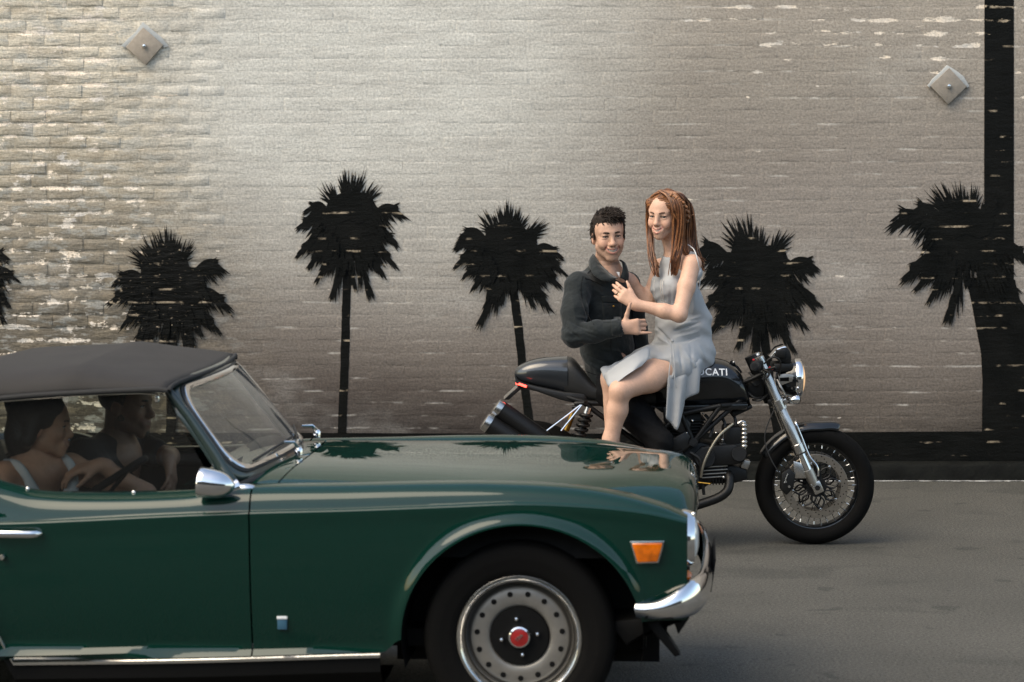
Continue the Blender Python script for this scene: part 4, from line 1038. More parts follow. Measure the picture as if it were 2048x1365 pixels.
# seat and tail ------------------------------------------------------------
loft(dense([(1128, 716, 792, .098), (1142, 715, 795, .104), (1152, 722, 797, .108), (1168, 742, 800, .112), (1188, 762, 802, .118), (1225, 774, 804, .126), (1275, 778, 808, .120), (1310, 776, 812, .100)], 3), .6, 32).build('seat', M_SEAT, bike, 60)
tl = empty('tail_unit'); tl.parent = bike
loft(dense([(1029, 744, 752, .015), (1031, 739, 758, .035), (1040, 731, 764, .062), (1058, 722, 769, .083), (1080, 716.5, 774, .095), (1105, 714, 780, .101), (1134, 713, 788, .106)], 4), .76, 36).build('cowl', M_TAIL, tl, 60)
bpoly([(1029, 746), (1036, 758), (1050, 764), (1085, 772), (1130, 781), (1168, 783), (1175, 797), (1150, 803), (1120, 796), (1075, 780), (1045, 772), (1031, 762)], -.1085, .1085, 'undertray', M_SEAT, tl, .012, 50)
bt([(1034, 769, -.0), (1052, 774, -.0)], .008, 0, 8, 'light_base', M_REDP, tl)
MB().tube([bp_(1033, 767, -.085), bp_(1040, 769, -.112), bp_(1053, 774, -.114)], .0062, 8).build('tail_light', M_RED, tl)
q = [bp_(1036, 772), bp_(1044, 774), bp_(1018, 797), bp_(1009, 797)]
MB().prism([(v.x, v.z) for v in q], -.07, .07, .002).build('plate_holder', M_MBLK, tl)
MB().prism([(v.x + d, v.z + .002) for v, d in ((q[0], -.004), (q[0], .0), (q[3], .0), (q[3], -.004))], -.07, .07, .0005).build('number_plate', M_ALUD, tl)

# exhausts, rear end -----------------------------------------------------------
for (p0, p1, y) in (((990, 813), (1085, 880), -.17), ((968, 842), (1070, 908), -.20)):
    ex = empty('exhaust'); ex.parent = bike
    a, b = bp_(p0[0], p0[1], y), bp_(p1[0], p1[1], y); d = (b - a).normalized()
    MB().tube([a, a + d * .004, a + d * .030, a + d * .034], [.036, .044, .0475, .047], 28).build('end_cap', M_ALU, ex, 30)
    MB().tube([a + d * .034, a + d * .20, b, b + d * .06], [.0475, .050, .050, .03], 28).build('silencer', M_MBLK, ex, 30)
    MB().tube([a + d * .035, a + d * .0345 + d * .006], .0482, 28).build('band', M_MBLK, ex, 30)
    pts = spline([b + d * .04, bp_(p1[0] + 110, p1[1] + 55, y * .9), bp_(1330, 1000, -.16), bp_(1390, 1010, -.15)], 6); MB().tube(pts, .021, 14).build('link_pipe', M_MBLK, ex, 40)
bt([(1390, 1012, -.15), (1432, 998, -.15), (1452, 985, -.15), (1458, 972, -.14), (1458, 955, -.12), (1452, 945, -.08)], .0235, 0, 18, 'header_pipe', M_MBLK, bike, 6)
MB().ball(bp_(1447, 955, -.155), .007, 10).build('header_bolt', M_ALU, bike)
for s in (-1, 1):
    sh = empty('rear_shock'); sh.parent = bike
    a, b = bp_(1177, 815, s * .13), bp_(1150, 900, s * .14); d = b - a
    MB().cyl(a, a + d * .15, .018, n=16).build('top_mount', M_ALU, sh)
    MB().cyl(a + d * .1, b, .014, n=12).build('damper', M_GOLD if s > 0 else M_MBLK, sh)
    pts = []
    u = d.normalized(); v1 = u.cross(Vector((0, 1, 0))).normalized(); v2 = u.cross(v1)
    for k in range(97): t = k / 96; ang = t * 2 * math.pi * 7; pts.append(a + d * (.16 + .8 * t) + (v1 * math.cos(ang) + v2 * math.sin(ang)) * .028)
    MB().tube(pts, .0075, 8).build('spring', M_MBLK, sh)
MB().cyl(bp_(1148, 822, .12), bp_(1133, 862, .12), .014, n=14).build('damper_reservoir', M_GOLD, bike)
for x0, y0 in ((1092, 863), (1122, 862)):
    bt([(1167, 806, -.145), (x0, y0, -.165)], .0055, 0, 8, 'exhaust_strut', M_CLEAR, bike)
bt([(1150, 808, -.13), (1170, 806, -.15), (1172, 806, -.16)], .012, 0, 10, 'strut_mount', M_MBLK, bike)
bt([(1145, 815, -.10), (1160, 812, -.12), (1150, 806, -.10)], .009, 0, 8, 'subframe_lug', M_MBLK, bike)
for s in (-1, 1):
    bt([(1330, 935, s * .11), (1230, 950, s * .12), (1120, 960, s * .125), (1060, 962, s * .125)], [.035, .030, .026, .024], 0, 14, 'swingarm', M_MBLK, bike, 5)
    bt([(1310, 815, s * .12), (1240, 808, s * .12), (1170, 805, s * .115), (1110, 785, s * .08)], .014, 0, 10, 'subframe', M_MBLK, bike, 4)
    bt([(1170, 808, s * .12), (1240, 860, s * .13), (1330, 925, s * .13)], .013, 0, 10, 'rear_stay', M_MBLK, bike)
    # trellis
    T = [((1492, 790), (1392, 880)), ((1387, 885), (1362, 828)), ((1387, 885), (1441, 812)), ((1441, 812), (1492, 808)), ((1362, 828), (1300, 880)), ((1362, 828), (1441, 812)), ((1387, 885), (1330, 925)), ((1300, 880), (1330, 925))]
    for p, q in T: bt([(*p, s * (.10 if p[0] > 1450 else .15)), (*q, s * (.10 if q[0] > 1450 else .15))], .0125, 0, 12, 'frame_tube', M_MBLK, bike)
    MB().cyl(bp_(1387, 885, s * .13), bp_(1387, 885, s * .178), .021, n=20).build('frame_boss', M_MBLK, bike)
    MB().cyl(bp_(1387, 885, s * .176), bp_(1387, 885, s * .183), .013, n=16).build('boss_cap', M_MBLK, bike)
    bt([(1318, 975, s * .15), (1316, 975, s * .26)], .012, 0, 10, 'footpeg', M_ALUD, bike)
    bpoly([(1290, 940), (1330, 930), (1345, 960), (1325, 985), (1300, 975)], s * .15 - .005, s * .15 + .005, 'peg_plate', M_MBLK, bike)

# engine ----------------------------------------------------------------
en = empty('engine'); en.parent = bike
bpoly([(1300, 880), (1345, 868), (1400, 880), (1440, 888), (1455, 915), (1440, 945), (1400, 975), (1340, 985), (1300, 960)], -.115, .115, 'crankcase', M_MBLK, en, .02)
MB().cyl(bp_(1345, 925, -.10), bp_(1345, 925, -.165), .078, .070, 32).build('clutch_cover', M_MBLK, en)
MB().cyl(bp_(1410, 915, -.10), bp_(1410, 915, -.150), .055, .050, 28).build('alternator_cover', M_MBLK, en)
bpoly([(1400, 893), (1470, 888), (1487, 898), (1492, 914), (1486, 926), (1460, 930), (1400, 930)], -.145, -.10, 'belt_cover', M_MBLK, en, .010)
MB().cyl(bp_(1478, 908, -.14), bp_(1478, 908, -.158), .040, .036, 28).build('belt_pulley_cover', M_MBLK, en)
fn = []
for i in range(9):
    x = 1402 + i * 6.2
    bpoly([(x, 930), (x + 2.4, 930), (x + 3.4, 964), (x + 1.0, 964)], -.115, .115, 'cooling_fin', M_MBLK, en, .0008)
for i in range(4):
    bpoly([(1404, 934 + i * 7), (1455, 931 + i * 7), (1455, 933 + i * 7), (1404, 936 + i * 7)], -.122, -.112, 'fin_edge', M_ALUD, en, .0005)
bpoly([(1398, 928), (1462, 925), (1490, 935), (1492, 955), (1465, 962), (1400, 964)], -.095, .095, 'front_cylinder', M_MBLK, en, .01)
bpoly([(1484, 918), (1500, 921), (1494, 938), (1480, 934)], -.10, -.02, 'cam_cover', M_ALUD, en, .004)
for i in range(9):
    y = 838 + i * 6
    bpoly([(1330 - i * .5, y), (1408 - i * 2, y - 3), (1408 - i * 2, y - .8), (1330 - i * .5, y + 2.2)], -.115, .115, 'cooling_fin', M_MBLK, en, .0008)
bpoly([(1335, 825), (1400, 822), (1398, 888), (1335, 892)], -.095, .095, 'rear_cylinder', M_MBLK, en, .01)
bpoly([(1342, 878), (1372, 862), (1380, 872), (1376, 896), (1346, 902)], -.165, -.12, 'rear_belt_cover', M_SEAT, en, .006)
bpoly([(1325, 812), (1352, 815), (1382, 846), (1378, 874), (1350, 862), (1328, 845)], -.150, -.11, 'side_panel', M_SEAT, en, .01)
for px, py, yo, r_ in ((1385, 842, -.14, .007), (1421, 852, -.13, .008), (1406, 828, -.12, .005), (1418, 838, -.10, .006), (1477, 846, -.12, .007), (1432, 866, -.14, .005), (1445, 880, -.14, .006), (1374, 866, -.16, .004)):
    MB().ball(bp_(px, py, yo), r_, 8).build('fastener', M_ALU, en)
for k, pts in enumerate([[(1410, 830, -.09), (1425, 850, -.12), (1420, 875, -.13)], [(1440, 830, -.08), (1450, 850, -.10), (1445, 885, -.12)], [(1465, 822, -.06), (1472, 850, -.08), (1465, 880, -.09)], [(1380, 905, -.15), (1400, 920, -.16), (1402, 950, -.15)]]):
    bt(pts, .008, 0, 8, 'engine_hose', M_RUB, en, 5)
bt([(1466, 848, -.13), (1440, 870, -.165), (1420, 900, -.175), (1407, 930, -.175), (1402, 955, -.16)], .0068, 0, 10, 'braided_hose', M_BRAID, bike, 8)
MB().box(bp_(1463, 870, -.05), (.09, .16, .10), None, .015).build('throttle_body', M_MBLK, en)
MB().box(bp_(1458, 892, -.03), (.12, .20, .06), None, .012).build('cylinder_head', M_MBLK, en)
od = empty('oil_damper'); od.parent = bike
a, b = bp_(1488, 846, -.12), bp_(1488, 896, -.12)
MB().tube([lerp(a, b, t) for t in np.linspace(0, 1, 25)], [.014 if (i % 4) < 2 else .0175 for i in range(25)], 16).build('finned_body', M_ALU, od, 30)
bt([(1476, 848, -.12), (1484, 843, -.12), (1490, 846, -.12)], .008, 0, 10, 'elbow', M_ALU, od, 4)
bt([(1488, 896, -.12), (1489, 902, -.12)], .009, 0, 10, 'tip', M_ALU, od)
bt([(1395, 965, -.14), (1420, 968, -.15), (1422, 966, -.13)], .004, 0, 8, 'gear_rod', M_GOLD, bike)
bt([(1405, 965, -.13), (1408, 990, -.13)], .008, 0, 8, 'gear_lever', M_MBLK, bike)
bt([(1330, 985, .14), (1340, 1040, .22), (1350, 1083, .30)], .011, 0, 10, 'side_stand', M_MBLK, bike)
bpoly([(1460, 820), (1500, 806), (1502, 813), (1462, 832)], -.09, .09, 'front_frame_cover', M_MBLK, bike, .005)
# ------------------------------------------------------------------ smooth bodies: blended volumes meshed as one continuous skin
class Body:
    def __init__(s, lo, hi, h):
        s.lo, s.h = np.array(lo, float), h
        s.n = np.ceil((np.array(hi) - s.lo) / h).astype(int) + 1
        s.F = np.full(tuple(s.n), .2, np.float32)
        s.ax = [(s.lo[i] + h * np.arange(s.n[i])).astype(np.float32) for i in range(3)]
    def _blk(s, lo, hi, pad):
        i0 = np.clip(np.floor((np.array(lo) - pad - s.lo) / s.h).astype(int), 0, s.n); i1 = np.clip(np.ceil((np.array(hi) + pad - s.lo) / s.h).astype(int) + 1, 0, s.n)
        sl = tuple(slice(a, b) for a, b in zip(i0, i1))
        return sl, s.ax[0][sl[0]][:, None, None], s.ax[1][sl[1]][None, :, None], s.ax[2][sl[2]][None, None, :]
    def put(s, d, sl, k, sub=False):
        f = s.F[sl]
        if f.size == 0: return
        if sub: f, d = -f, d
        if k > 0:
            hh = np.maximum(k - np.abs(f - d), 0) / k; r = np.minimum(f, d) - hh * hh * k * .25
        else: r = np.minimum(f, d)
        s.F[sl] = -r if sub else r
    def cap(s, a, b, ra, rb=None, k=.02, sq=None, sub=False):
        """tapered capsule; sq=(direction, factor) flattens it"""
        a, b = np.array(a, float), np.array(b, float); rb = ra if rb is None else rb; rm = max(ra, rb)
        sl, X, Y, Z = s._blk(np.minimum(a, b) - rm, np.maximum(a, b) + rm, k + .03)
        x, y, z = X - a[0], Y - a[1], Z - a[2]; ba = b - a; fac = 1
        if sq:
            n = np.array(sq[0], float); n /= np.linalg.norm(n); g = 1 / sq[1] - 1; dn = x * n[0] + y * n[1] + z * n[2]
            x, y, z = x + n[0] * dn * g, y + n[1] * dn * g, z + n[2] * dn * g; ba = ba + n * np.dot(ba, n) * g; fac = min(1, sq[1]) if sq[1] < 1 else 1
        L2 = max(np.dot(ba, ba), 1e-9); t = np.clip((x * ba[0] + y * ba[1] + z * ba[2]) / L2, 0, 1)
        d = np.sqrt((x - t * ba[0]) ** 2 + (y - t * ba[1]) ** 2 + (z - t * ba[2]) ** 2) - (ra + (rb - ra) * t)
        s.put((d * (.5 + .5 * fac)).astype(np.float32), sl, k, sub); return s
    def ell(s, c, r, Rm=None, k=.015, sub=False):
        c, r = np.array(c, float), np.array(r, float); Rm = np.eye(3) if Rm is None else np.array(Rm, float); m = r.max()
        sl, X, Y, Z = s._blk(c - m, c + m, k + .03); x, y, z = X - c[0], Y - c[1], Z - c[2]
        q = [(x * Rm[0, i] + y * Rm[1, i] + z * Rm[2, i]) for i in range(3)]
        k0 = np.sqrt(sum((q[i] / r[i]) ** 2 for i in range(3))); k1 = np.sqrt(sum((q[i] / r[i] ** 2) ** 2 for i in range(3)))
        s.put((k0 * (k0 - 1) / np.maximum(k1, 1e-6)).astype(np.float32), sl, k, sub); return s
    def chain(s, pts, rs, k=.02, sq=None):
        for i in range(len(pts) - 1): s.cap(pts[i], pts[i + 1], rs[i], rs[i + 1], k, sq)
        return s
    def cut(s, p, n):
        """keep the side of the plane that n points away from"""
        n = np.array(n, float); n /= np.linalg.norm(n); p = np.array(p, float)
        d = ((s.ax[0][:, None, None] - p[0]) * n[0] + (s.ax[1][None, :, None] - p[1]) * n[1] + (s.ax[2][None, None, :] - p[2]) * n[2]).astype(np.float32)
        s.F = np.maximum(s.F, d); return s
    def wrinkle(s, fn):
        """fn(X, Y, Z) -> displacement in metres, applied near the surface"""
        X, Y, Z = s.ax[0][:, None, None], s.ax[1][None, :, None], s.ax[2][None, None, :]
        s.F = s.F + fn(X, Y, Z).astype(np.float32); return s
    def mesh(s):
        F = s.F; n = F.shape; S = F < 0
        c = np.zeros((n[0] - 1, n[1] - 1, n[2] - 1), np.uint8)
        for i in (0, 1):
            for j in (0, 1):
                for k in (0, 1): c += S[i:n[0] - 1 + i, j:n[1] - 1 + j, k:n[2] - 1 + k]
        act = np.argwhere((c > 0) & (c < 8)); idx = -np.ones(c.shape, np.int32); idx[tuple(act.T)] = np.arange(len(act))
        cor = np.array([[i, j, k] for i in (0, 1) for j in (0, 1) for k in (0, 1)])
        V = np.stack([F[tuple((act + q).T)] for q in cor], 1)
        acc = np.zeros((len(act), 3)); cnt = np.zeros(len(act))
        for a in range(8):
            for b in range(a + 1, 8):
                if np.abs(cor[a] - cor[b]).sum() != 1: continue
                va, vb = V[:, a], V[:, b]; m = (va < 0) != (vb < 0); t = np.where(m, va / np.where(m, va - vb, 1), 0)
                acc += np.where(m[:, None], cor[a] + t[:, None] * (cor[b] - cor[a]), 0); cnt += m
        P = s.lo + s.h * (act + acc / np.maximum(cnt, 1)[:, None])
        faces = []
        for ax in range(3):
            u, v = [(1, 2), (2, 0), (0, 1)][ax]
            A = [slice(None)] * 3; B = [slice(None)] * 3; A[ax] = slice(0, -1); B[ax] = slice(1, None)
            e = np.argwhere(S[tuple(A)] != S[tuple(B)])
            e = e[(e[:, u] > 0) & (e[:, v] > 0) & (e[:, u] < n[u] - 1) & (e[:, v] < n[v] - 1)]
            ins = S[tuple(e.T)]
            o = []
            for du, dv in ((-1, -1), (0, -1), (0, 0), (-1, 0)):
                q = e.copy(); q[:, u] += du; q[:, v] += dv; o.append(idx[tuple(q.T)])
            Q = np.stack(o, 1); Q[~ins] = Q[~ins][:, ::-1]; faces.append(Q)
        Fc = np.concatenate(faces); Fc = Fc[(Fc >= 0).all(1)]
        # light relaxation removes the voxel stepping
        E = np.concatenate([Fc[:, [0, 1]], Fc[:, [1, 2]], Fc[:, [2, 3]], Fc[:, [3, 0]]])
        for w in (.5, .5):
            sm = np.zeros_like(P); ct = np.zeros(len(P))
            np.add.at(sm, E[:, 0], P[E[:, 1]]); np.add.at(sm, E[:, 1], P[E[:, 0]]); np.add.at(ct, E[:, 0], 1); np.add.at(ct, E[:, 1], 1)
            P = P + w * (sm / np.maximum(ct, 1)[:, None] - P)
        return P, Fc
    def build(s, name, m, parent, origin=(0, 0, 0), color=None, extra=None, folds=None):
        P, Fc = s.mesh()
        if extra is not None:
            P2, F2 = extra.mesh(); Fc = np.concatenate([Fc, F2 + len(P)]); P = np.concatenate([P, P2])
        if folds:
            fn = np.cross(P[Fc[:, 2]] - P[Fc[:, 0]], P[Fc[:, 3]] - P[Fc[:, 1]]); N = np.zeros_like(P)
            for k in range(4): np.add.at(N, Fc[:, k], fn)
            N /= np.maximum(np.linalg.norm(N, axis=1), 1e-9)[:, None]; D = np.zeros(len(P)); Q = P[:, [0, 2]]
            for (a, b, am, w) in folds:
                a, b = np.array(a)[[0, 2]], np.array(b)[[0, 2]]; ba = b - a; t = np.clip(((Q - a) @ ba) / max(ba @ ba, 1e-9), 0, 1)
                d = np.linalg.norm(Q - a - t[:, None] * ba, axis=1); D += am * np.exp(-(d / w) ** 2) * np.sin(np.pi * (.08 + .84 * t)) ** .6
            D *= np.clip(-N[:, 1] * 1.5 + .2, 0, 1); P = P + N * D[:, None]
        col = color(P) if color else None
        P = P - np.array(origin)
        me = bpy.data.meshes.new(name); nv, nf = len(P), len(Fc)
        me.vertices.add(nv); me.vertices.foreach_set('co', P.astype(np.float32).ravel())
        me.loops.add(nf * 4); me.loops.foreach_set('vertex_index', Fc.astype(np.int32).ravel())
        me.polygons.add(nf); me.polygons.foreach_set('loop_start', np.arange(0, nf * 4, 4, dtype=np.int32))
        me.update(calc_edges=True); me.validate(); me.shade_smooth()
        if col is not None:
            a = me.color_attributes.new('skin', 'FLOAT_COLOR', 'POINT')
            rgba = np.concatenate([col, np.ones((nv, 1))], 1).astype(np.float32); a.data.foreach_set('color', rgba.ravel())
        me.materials.append(m); o = bpy.data.objects.new(name, me); COL.objects.link(o); o.parent = parent
        return o

def unit(v): v = np.array(v, float); return v / np.linalg.norm(v)
class Frame:
    """head frame: l = the person's left, f = face direction, u = up"""
    def __init__(s, c, f, u, k=1.0):
        s.c = np.array(c, float); s.f = unit(f); u = np.array(u, float); s.u = unit(u - s.f * np.dot(u, s.f)); s.l = np.cross(s.u, s.f); s.k = k
        s.M = np.stack([s.l, s.f, s.u], 1)
    def p(s, l, f, u): return s.c + s.k * (s.l * l + s.f * f + s.u * u)
    def loc(s, P): return (P - s.c) @ s.M / s.k

def add_head(B, h, man=True, smile=1.0, squint=1.0):
    """skull, jaw, nose, lids, lips, ears blended into the body volume"""
    k = h.k; E = lambda c, r, kk=.015, sub=False: B.ell(h.p(*c), np.array(r) * k, h.M, kk * k, sub)
    C = lambda a, b, ra, rb, kk=.012, sub=False: B.cap(h.p(*a), h.p(*b), ra * k, rb * k, kk * k, None, sub)
    E((0, -.012, .040), (.073, .094, .080))
    E((0, .020, -.020), (.060 if man else .057, .066, .080), .03)
    E((0, .030, .045), (.062, .055, .055), .03)
    jw = .050 if man else .043
    for s in (-1, 1):
        C((s * jw, .012, -.052), (s * .014, .070, -.098 if man else -.092), .019 if man else .016, .015 if man else .012, .03)
        E((s * .040, .058, -.022), (.022, .024, .022), .025)
        if smile: E((s * .036, .068, -.036), (.015, .013, .013), .02)
        C((s * .012, .083, .029), (s * .044, .066, .030), .011 if man else .008, .009, .015)
    E((0, .070, -.098 if man else -.093), (.020, .019, .017) if man else (.016, .016, .015), .02)
    for s in (-1, 1): E((s * .032, .098, .008), (.017, .020, .010), .012, True)
    C((0, .084, .024), (0, .103, -.022), .0085, .0110, .016)
    E((0, .107 if man else .104, -.0275 if man else -.0255), (.0130, .0130, .0110) if man else (.0105, .0110, .0092), .010)
    for s in (-1, 1): E((s * (.0125 if man else .0108), .095, -.030), (.0085, .0095, .0075) if man else (.0070, .0085, .0065), .008)
    for s in (-1, 1):
        E((s * .032, .0745, .0155), (.0165, .0125, .0068), .006)
        E((s * .032, .0740, -.0010 + .0015 * squint), (.0160, .0120, .0060), .006)
    # mouth
    w = (.0365 if man else .029) if smile else .022; lift = .0145 * smile; op = .0085 if smile else .0
    E((0, .083, -.062), (.031, .0145, .021), .02)
    n = 10
    def up(t): return (w * t, .0985 - .0215 * t * t, -.0530 + lift * t * t - .0016 * math.exp(-(t / .15) ** 2))
    def lo(t): return (w * t, .0965 - .0200 * t * t, -.0645 - op + (lift + .0055 + op) * t * t)
    for q in range(n):
        t0, t1 = q / n * 2 - 1, (q + 1) / n * 2 - 1; tm = (t0 + t1) / 2; a, b = up(tm), lo(tm)
        if smile and abs(tm) < .9: E((w * tm, a[1] + .002, (a[2] + b[2]) / 2), (w / n * 1.5, .0125, max(.0012, (a[2] - b[2]) / 2 - .0022)), .002, True)
    for q in range(n):
        t0, t1 = q / n * 2 - 1, (q + 1) / n * 2 - 1
        C(up(t0), up(t1), .0028 * (1.15 - .5 * t0 * t0), .0028 * (1.15 - .5 * t1 * t1), .004); C(lo(t0), lo(t1), .0040 * (1.15 - .5 * t0 * t0), .0040 * (1.15 - .5 * t1 * t1), .005)
    if smile:
        for s in (-1, 1):                                   # smile folds beside the mouth
            C((s * .024, .091, -.034), (s * .040, .074, -.060), .0030, .0024, .007, True)
    for s in (-1, 1):
        E((s * .0755, -.010, -.005), (.009, .020, .031), .010); E((s * .084, -.006, .0), (.006, .011, .018), .006, True)

def head_color(h, base, lips, man):
    def f(P):
        q = h.loc(P); l, fw, u = q[:, 0], q[:, 1], q[:, 2]
        n = len(P); c = np.tile(np.array(base, float), (n, 1))
        rs = np.random.RandomState(3); c *= 1 + .03 * rs.randn(n, 1)
        def mixin(w, col): nonlocal c; w = np.clip(w, 0, 1)[:, None]; c = c * (1 - w) + np.array(col) * w
        inh = (np.abs(l) < .11) & (fw > -.12) & (fw < .14) & (np.abs(u) < .14)
        cheek = np.exp(-(((np.abs(l) - .042) / .020) ** 2 + ((u + .025) / .018) ** 2)) * inh * (fw > .03)
        mixin(cheek * .35, np.array(base) * np.array([1.05, .80, .78]))
        nose = np.exp(-((l / .013) ** 2 + ((u + .026) / .012) ** 2)) * inh * (fw > .085); mixin(nose * .3, np.array(base) * np.array([1.05, .82, .80]))
        ear = inh & (np.abs(l) > .073) & (np.abs(u) < .035); mixin(ear * .35, np.array(base) * np.array([1.05, .75, .7]))
        w = .0365 if man else .029; t = l / w; lift = .0145
        lu = -.0535 + lift * t * t; ll = -.0730 + (lift + .0140) * t * t
        lip = inh * (fw > .060) * (np.abs(t) < 1.05) * np.maximum(np.exp(-((u - lu) / .0026) ** 2), np.exp(-((u - ll) / .0036) ** 2))
        mixin(lip * 1.0, lips)
        inner = inh * (np.abs(t) < .95) * (u < lu - .002) * (u > ll + .003) * (fw > .05) * (fw < .0935 - .0215 * t * t); mixin(inner * 1.0, (.03, .010, .008))
        nos = inh * np.exp(-(((np.abs(l) - .0075) / .0045) ** 2 + ((u + .0375) / .004) ** 2)) * (fw > .08); mixin(nos * .75, (.06, .02, .015))
        if man:
            beard = inh * (u < -.035) * (fw > -.02) * np.clip((-.030 - u) / .025, 0, 1) * (1 - np.clip(lip * 1.5, 0, 1)); beard *= np.clip(1 - np.exp(-((l / .03) ** 2 + ((u + .03) / .02) ** 2)), 0, 1)
            mixin(beard * .42, (.16, .105, .08))
        return c
    return f

def face_parts(h, parent, org, hairc, man, gaze=0.0, iris=(.05, .06, .06), small=False):
    """eyes, lashes, brows and teeth as parts of the person"""
    V = lambda l, f, u: Vector(h.p(l, f, u) - np.array(org)); k = h.k
    for s in (-1, 1):
        e = MB().ball(V(s * .032, .0735, .0075), .0118 * k, 16).build('eye', M_EYE, parent, 60)
        MB().ball(V(s * .032 + .004 * gaze, .0817, .0075), .0048 * k, 12).build('iris', M_IRIS, e, 60)
        MB().tube(spline([V(s * .0155, .0850, .0085), V(s * .024, .0880, .0115), V(s * .034, .0872, .0122), V(s * .046, .0785, .0085)], 5), [.0012 * k] + [.0021 * k] * 14 + [.0012 * k], 6).build('eyelash', hairc if man else M_LASH, parent, 60)
        b = [V(s * .013, .0955, .0265), V(s * .026, .0925, .0305 if not man else .0295), V(s * .040, .0820, .0300 if not man else .0290), V(s * .050, .0690, .0235)]
        MB().tube(spline(b, 6), list(np.interp(np.linspace(0, 1, 19), [0, .2, .7, 1], np.array([.0030, .0042, .0034, .0012]) * k * (.95 if man else .75))), 8, flat=.7).build('eyebrow', hairc, parent, 60)
    t_ = MB(); P = []
    for q in range(13):
        t = q / 6 - 1; w = .033 if man else .026
        P.append([V(w * t, .0925 - .0215 * t * t, -.0530 + .0135 * t * t), V(w * t, .0955 - .0215 * t * t, -.0585 + .0150 * t * t), V(w * t, .0940 - .0215 * t * t, -.0655 + .0175 * t * t)])
    t_.grid(P).build('teeth', M_TEETH, parent, 60, solid=.003)

def add_hand(B, w, d, n, curls, thumb, k=1.0, right=True, spread=.0, tdir=None):
    """w wrist, d finger direction, n palm normal (towards the palm); curls: four (mcp, pip, dip); thumb: (out, fwd, curl)"""
    w = np.array(w, float); d = unit(d); n = unit(np.array(n) - d * np.dot(n, d)); t = np.cross(n, d) if right else np.cross(d, n)
    # t points to the thumb side
    if tdir is not None and np.dot(t, tdir) < 0: t = -t
    P = lambda a, b, c: w + k * (d * a + t * b + n * c)
    for b0, b1 in ((.016, .030), (.004, .010), (-.008, -.010), (-.018, -.028)):
        B.cap(P(.0, b0 * .8, 0), P(.082, b1, 0), .0155 * k, .0125 * k, .016)
    B.cap(P(-.02, 0, 0), P(.03, 0, 0), .024 * k, .020 * k, .02, (n, .75))
    L = [(.044, .027, .022), (.048, .030, .023), (.044, .028, .022), (.035, .021, .019)]
    for i, (b, cu) in enumerate(zip((.030, .010, -.010, -.029), curls)):
        p = P(.086 - (.004, 0, .003, .010)[i], b, 0); a = 0; sp = spread * (1.5 - i)
        for j in range(3):
            a += R(cu[j]); dd = (d * math.cos(a) + n * math.sin(a)); dd = unit(dd + t * sp); q = p + dd * L[i][j] * k
            r0 = (.0095, .0088, .0078)[j] * k * (1 if i < 3 else .88); r1 = (.0088, .0078, .0066)[j] * k * (1 if i < 3 else .88)
            B.cap(p, q, r0, r1, .004); p = q
    p = P(.022, .022, .006); td = unit(t * thumb[0] + d * thumb[1] + n * thumb[2])
    q = p + td * .042 * k; B.cap(p, q, .0135 * k, .0112 * k, .012)
    td2 = unit(td + d * thumb[3]); q2 = q + td2 * .034 * k; B.cap(q, q2, .0108 * k, .0095 * k, .006); td3 = unit(td2 + d * thumb[3] * .6); B.cap(q2, q2 + td3 * .024 * k, .0095 * k, .0076 * k, .005)
# ------------------------------------------------------------------ people
M_SKIN = mat('fair skin', (.5, .3, .2), .48, vcol='skin', spec=.35, bump=(350, .0006), vary=(38, .07))
M_EYE = mat('eye white', (.55, .52, .50), .2); M_IRIS = mat('iris', (.02, .022, .02), .1); M_LASH = mat('lash', (.03, .018, .012), .6)
M_TEETH = mat('teeth', (.85, .82, .75), .25)
M_HAIRM = mat('dark brown hair', (.017, .0105, .0075), .65, vary=(90, .6), bump=(300, .001), spec=.25)
M_HAIRW = mat('copper hair', (.185, .070, .027), .42, vary=(45, .55), bump=(260, .001))
M_HAIRW2 = mat('copper hair light', (.27, .112, .046), .45, vary=(45, .4))
M_HAIRW3 = mat('copper hair dark', (.085, .031, .014), .45, vary=(45, .4))
M_JACK = mat('charcoal twill', (.0105, .0145, .0158), .75, spec=.2, bump=(22, .010, 2), sheen=.15)
M_JEAN = mat('black denim', (.0045, .0045, .005), .8, spec=.15, bump=(40, .004))
M_SHIRT = mat('white tee', (.6, .6, .6), .8)
M_DRESS = mat('pale grey jersey', (.385, .395, .405), .85, spec=.2, bump=(14, .006, 2), vary=(6, .05))
M_CORD = mat('cream cord', (.45, .42, .38), .8)
M_PIPE = mat('dress binding', (.60, .60, .60), .8)
M_GOLDR = mat('ring gold', (.8, .55, .25), .2, 1)

J = lambda px, py, Y: np.array(at(px, py, Y))
def vn(B, seeds, amp, fr):
    r = np.random.RandomState(seeds); W = [(unit(r.randn(3)) * f, r.rand() * 6.28) for f in fr for _ in range(3)]
    return lambda X, Y, Z: sum(amp / len(W) * np.sin(w[0] * X + w[1] * Y + w[2] * Z + p) for w, p in W)

# ---------------- man on the seat
mo = J(1228, 1086, 12.0); mo[2] = 0
man = empty('person', mo, 0, 'smiling man in charcoal jacket and black jeans astride the motorcycle seat, making a hand sign', 'person')
mh = Frame(J(1217, 474, 11.93), (.16, -.98, -.06), (-.065, .0, 1), 1.0)
B = Body(J(1100, 400, 11.45) * [1, 0, 0] + [0, 11.50, 0.0], [J(1345, 500, 12)[0], 12.42, 1.72], .0048)
nb = J(1211, 540, 11.98)
HB = Body(np.minimum(mh.c - .135, nb - .07), mh.c + .14, .0027); add_head(HB, mh, True, 1.0, 2.2); HB.cap(mh.p(0, -.030, -.045), nb, .054, .060, .03)
B.cap(mh.p(0, -.030, -.085), nb, .048, .056, .03)
chest, belly, pel = J(1203, 610, 11.99), J(1213, 690, 12.0), J(1228, 765, 12.0)
B.cap(nb + [0, .01, -.05], belly, .10, .10, .05); B.cap(belly, pel, .10, .12, .05)
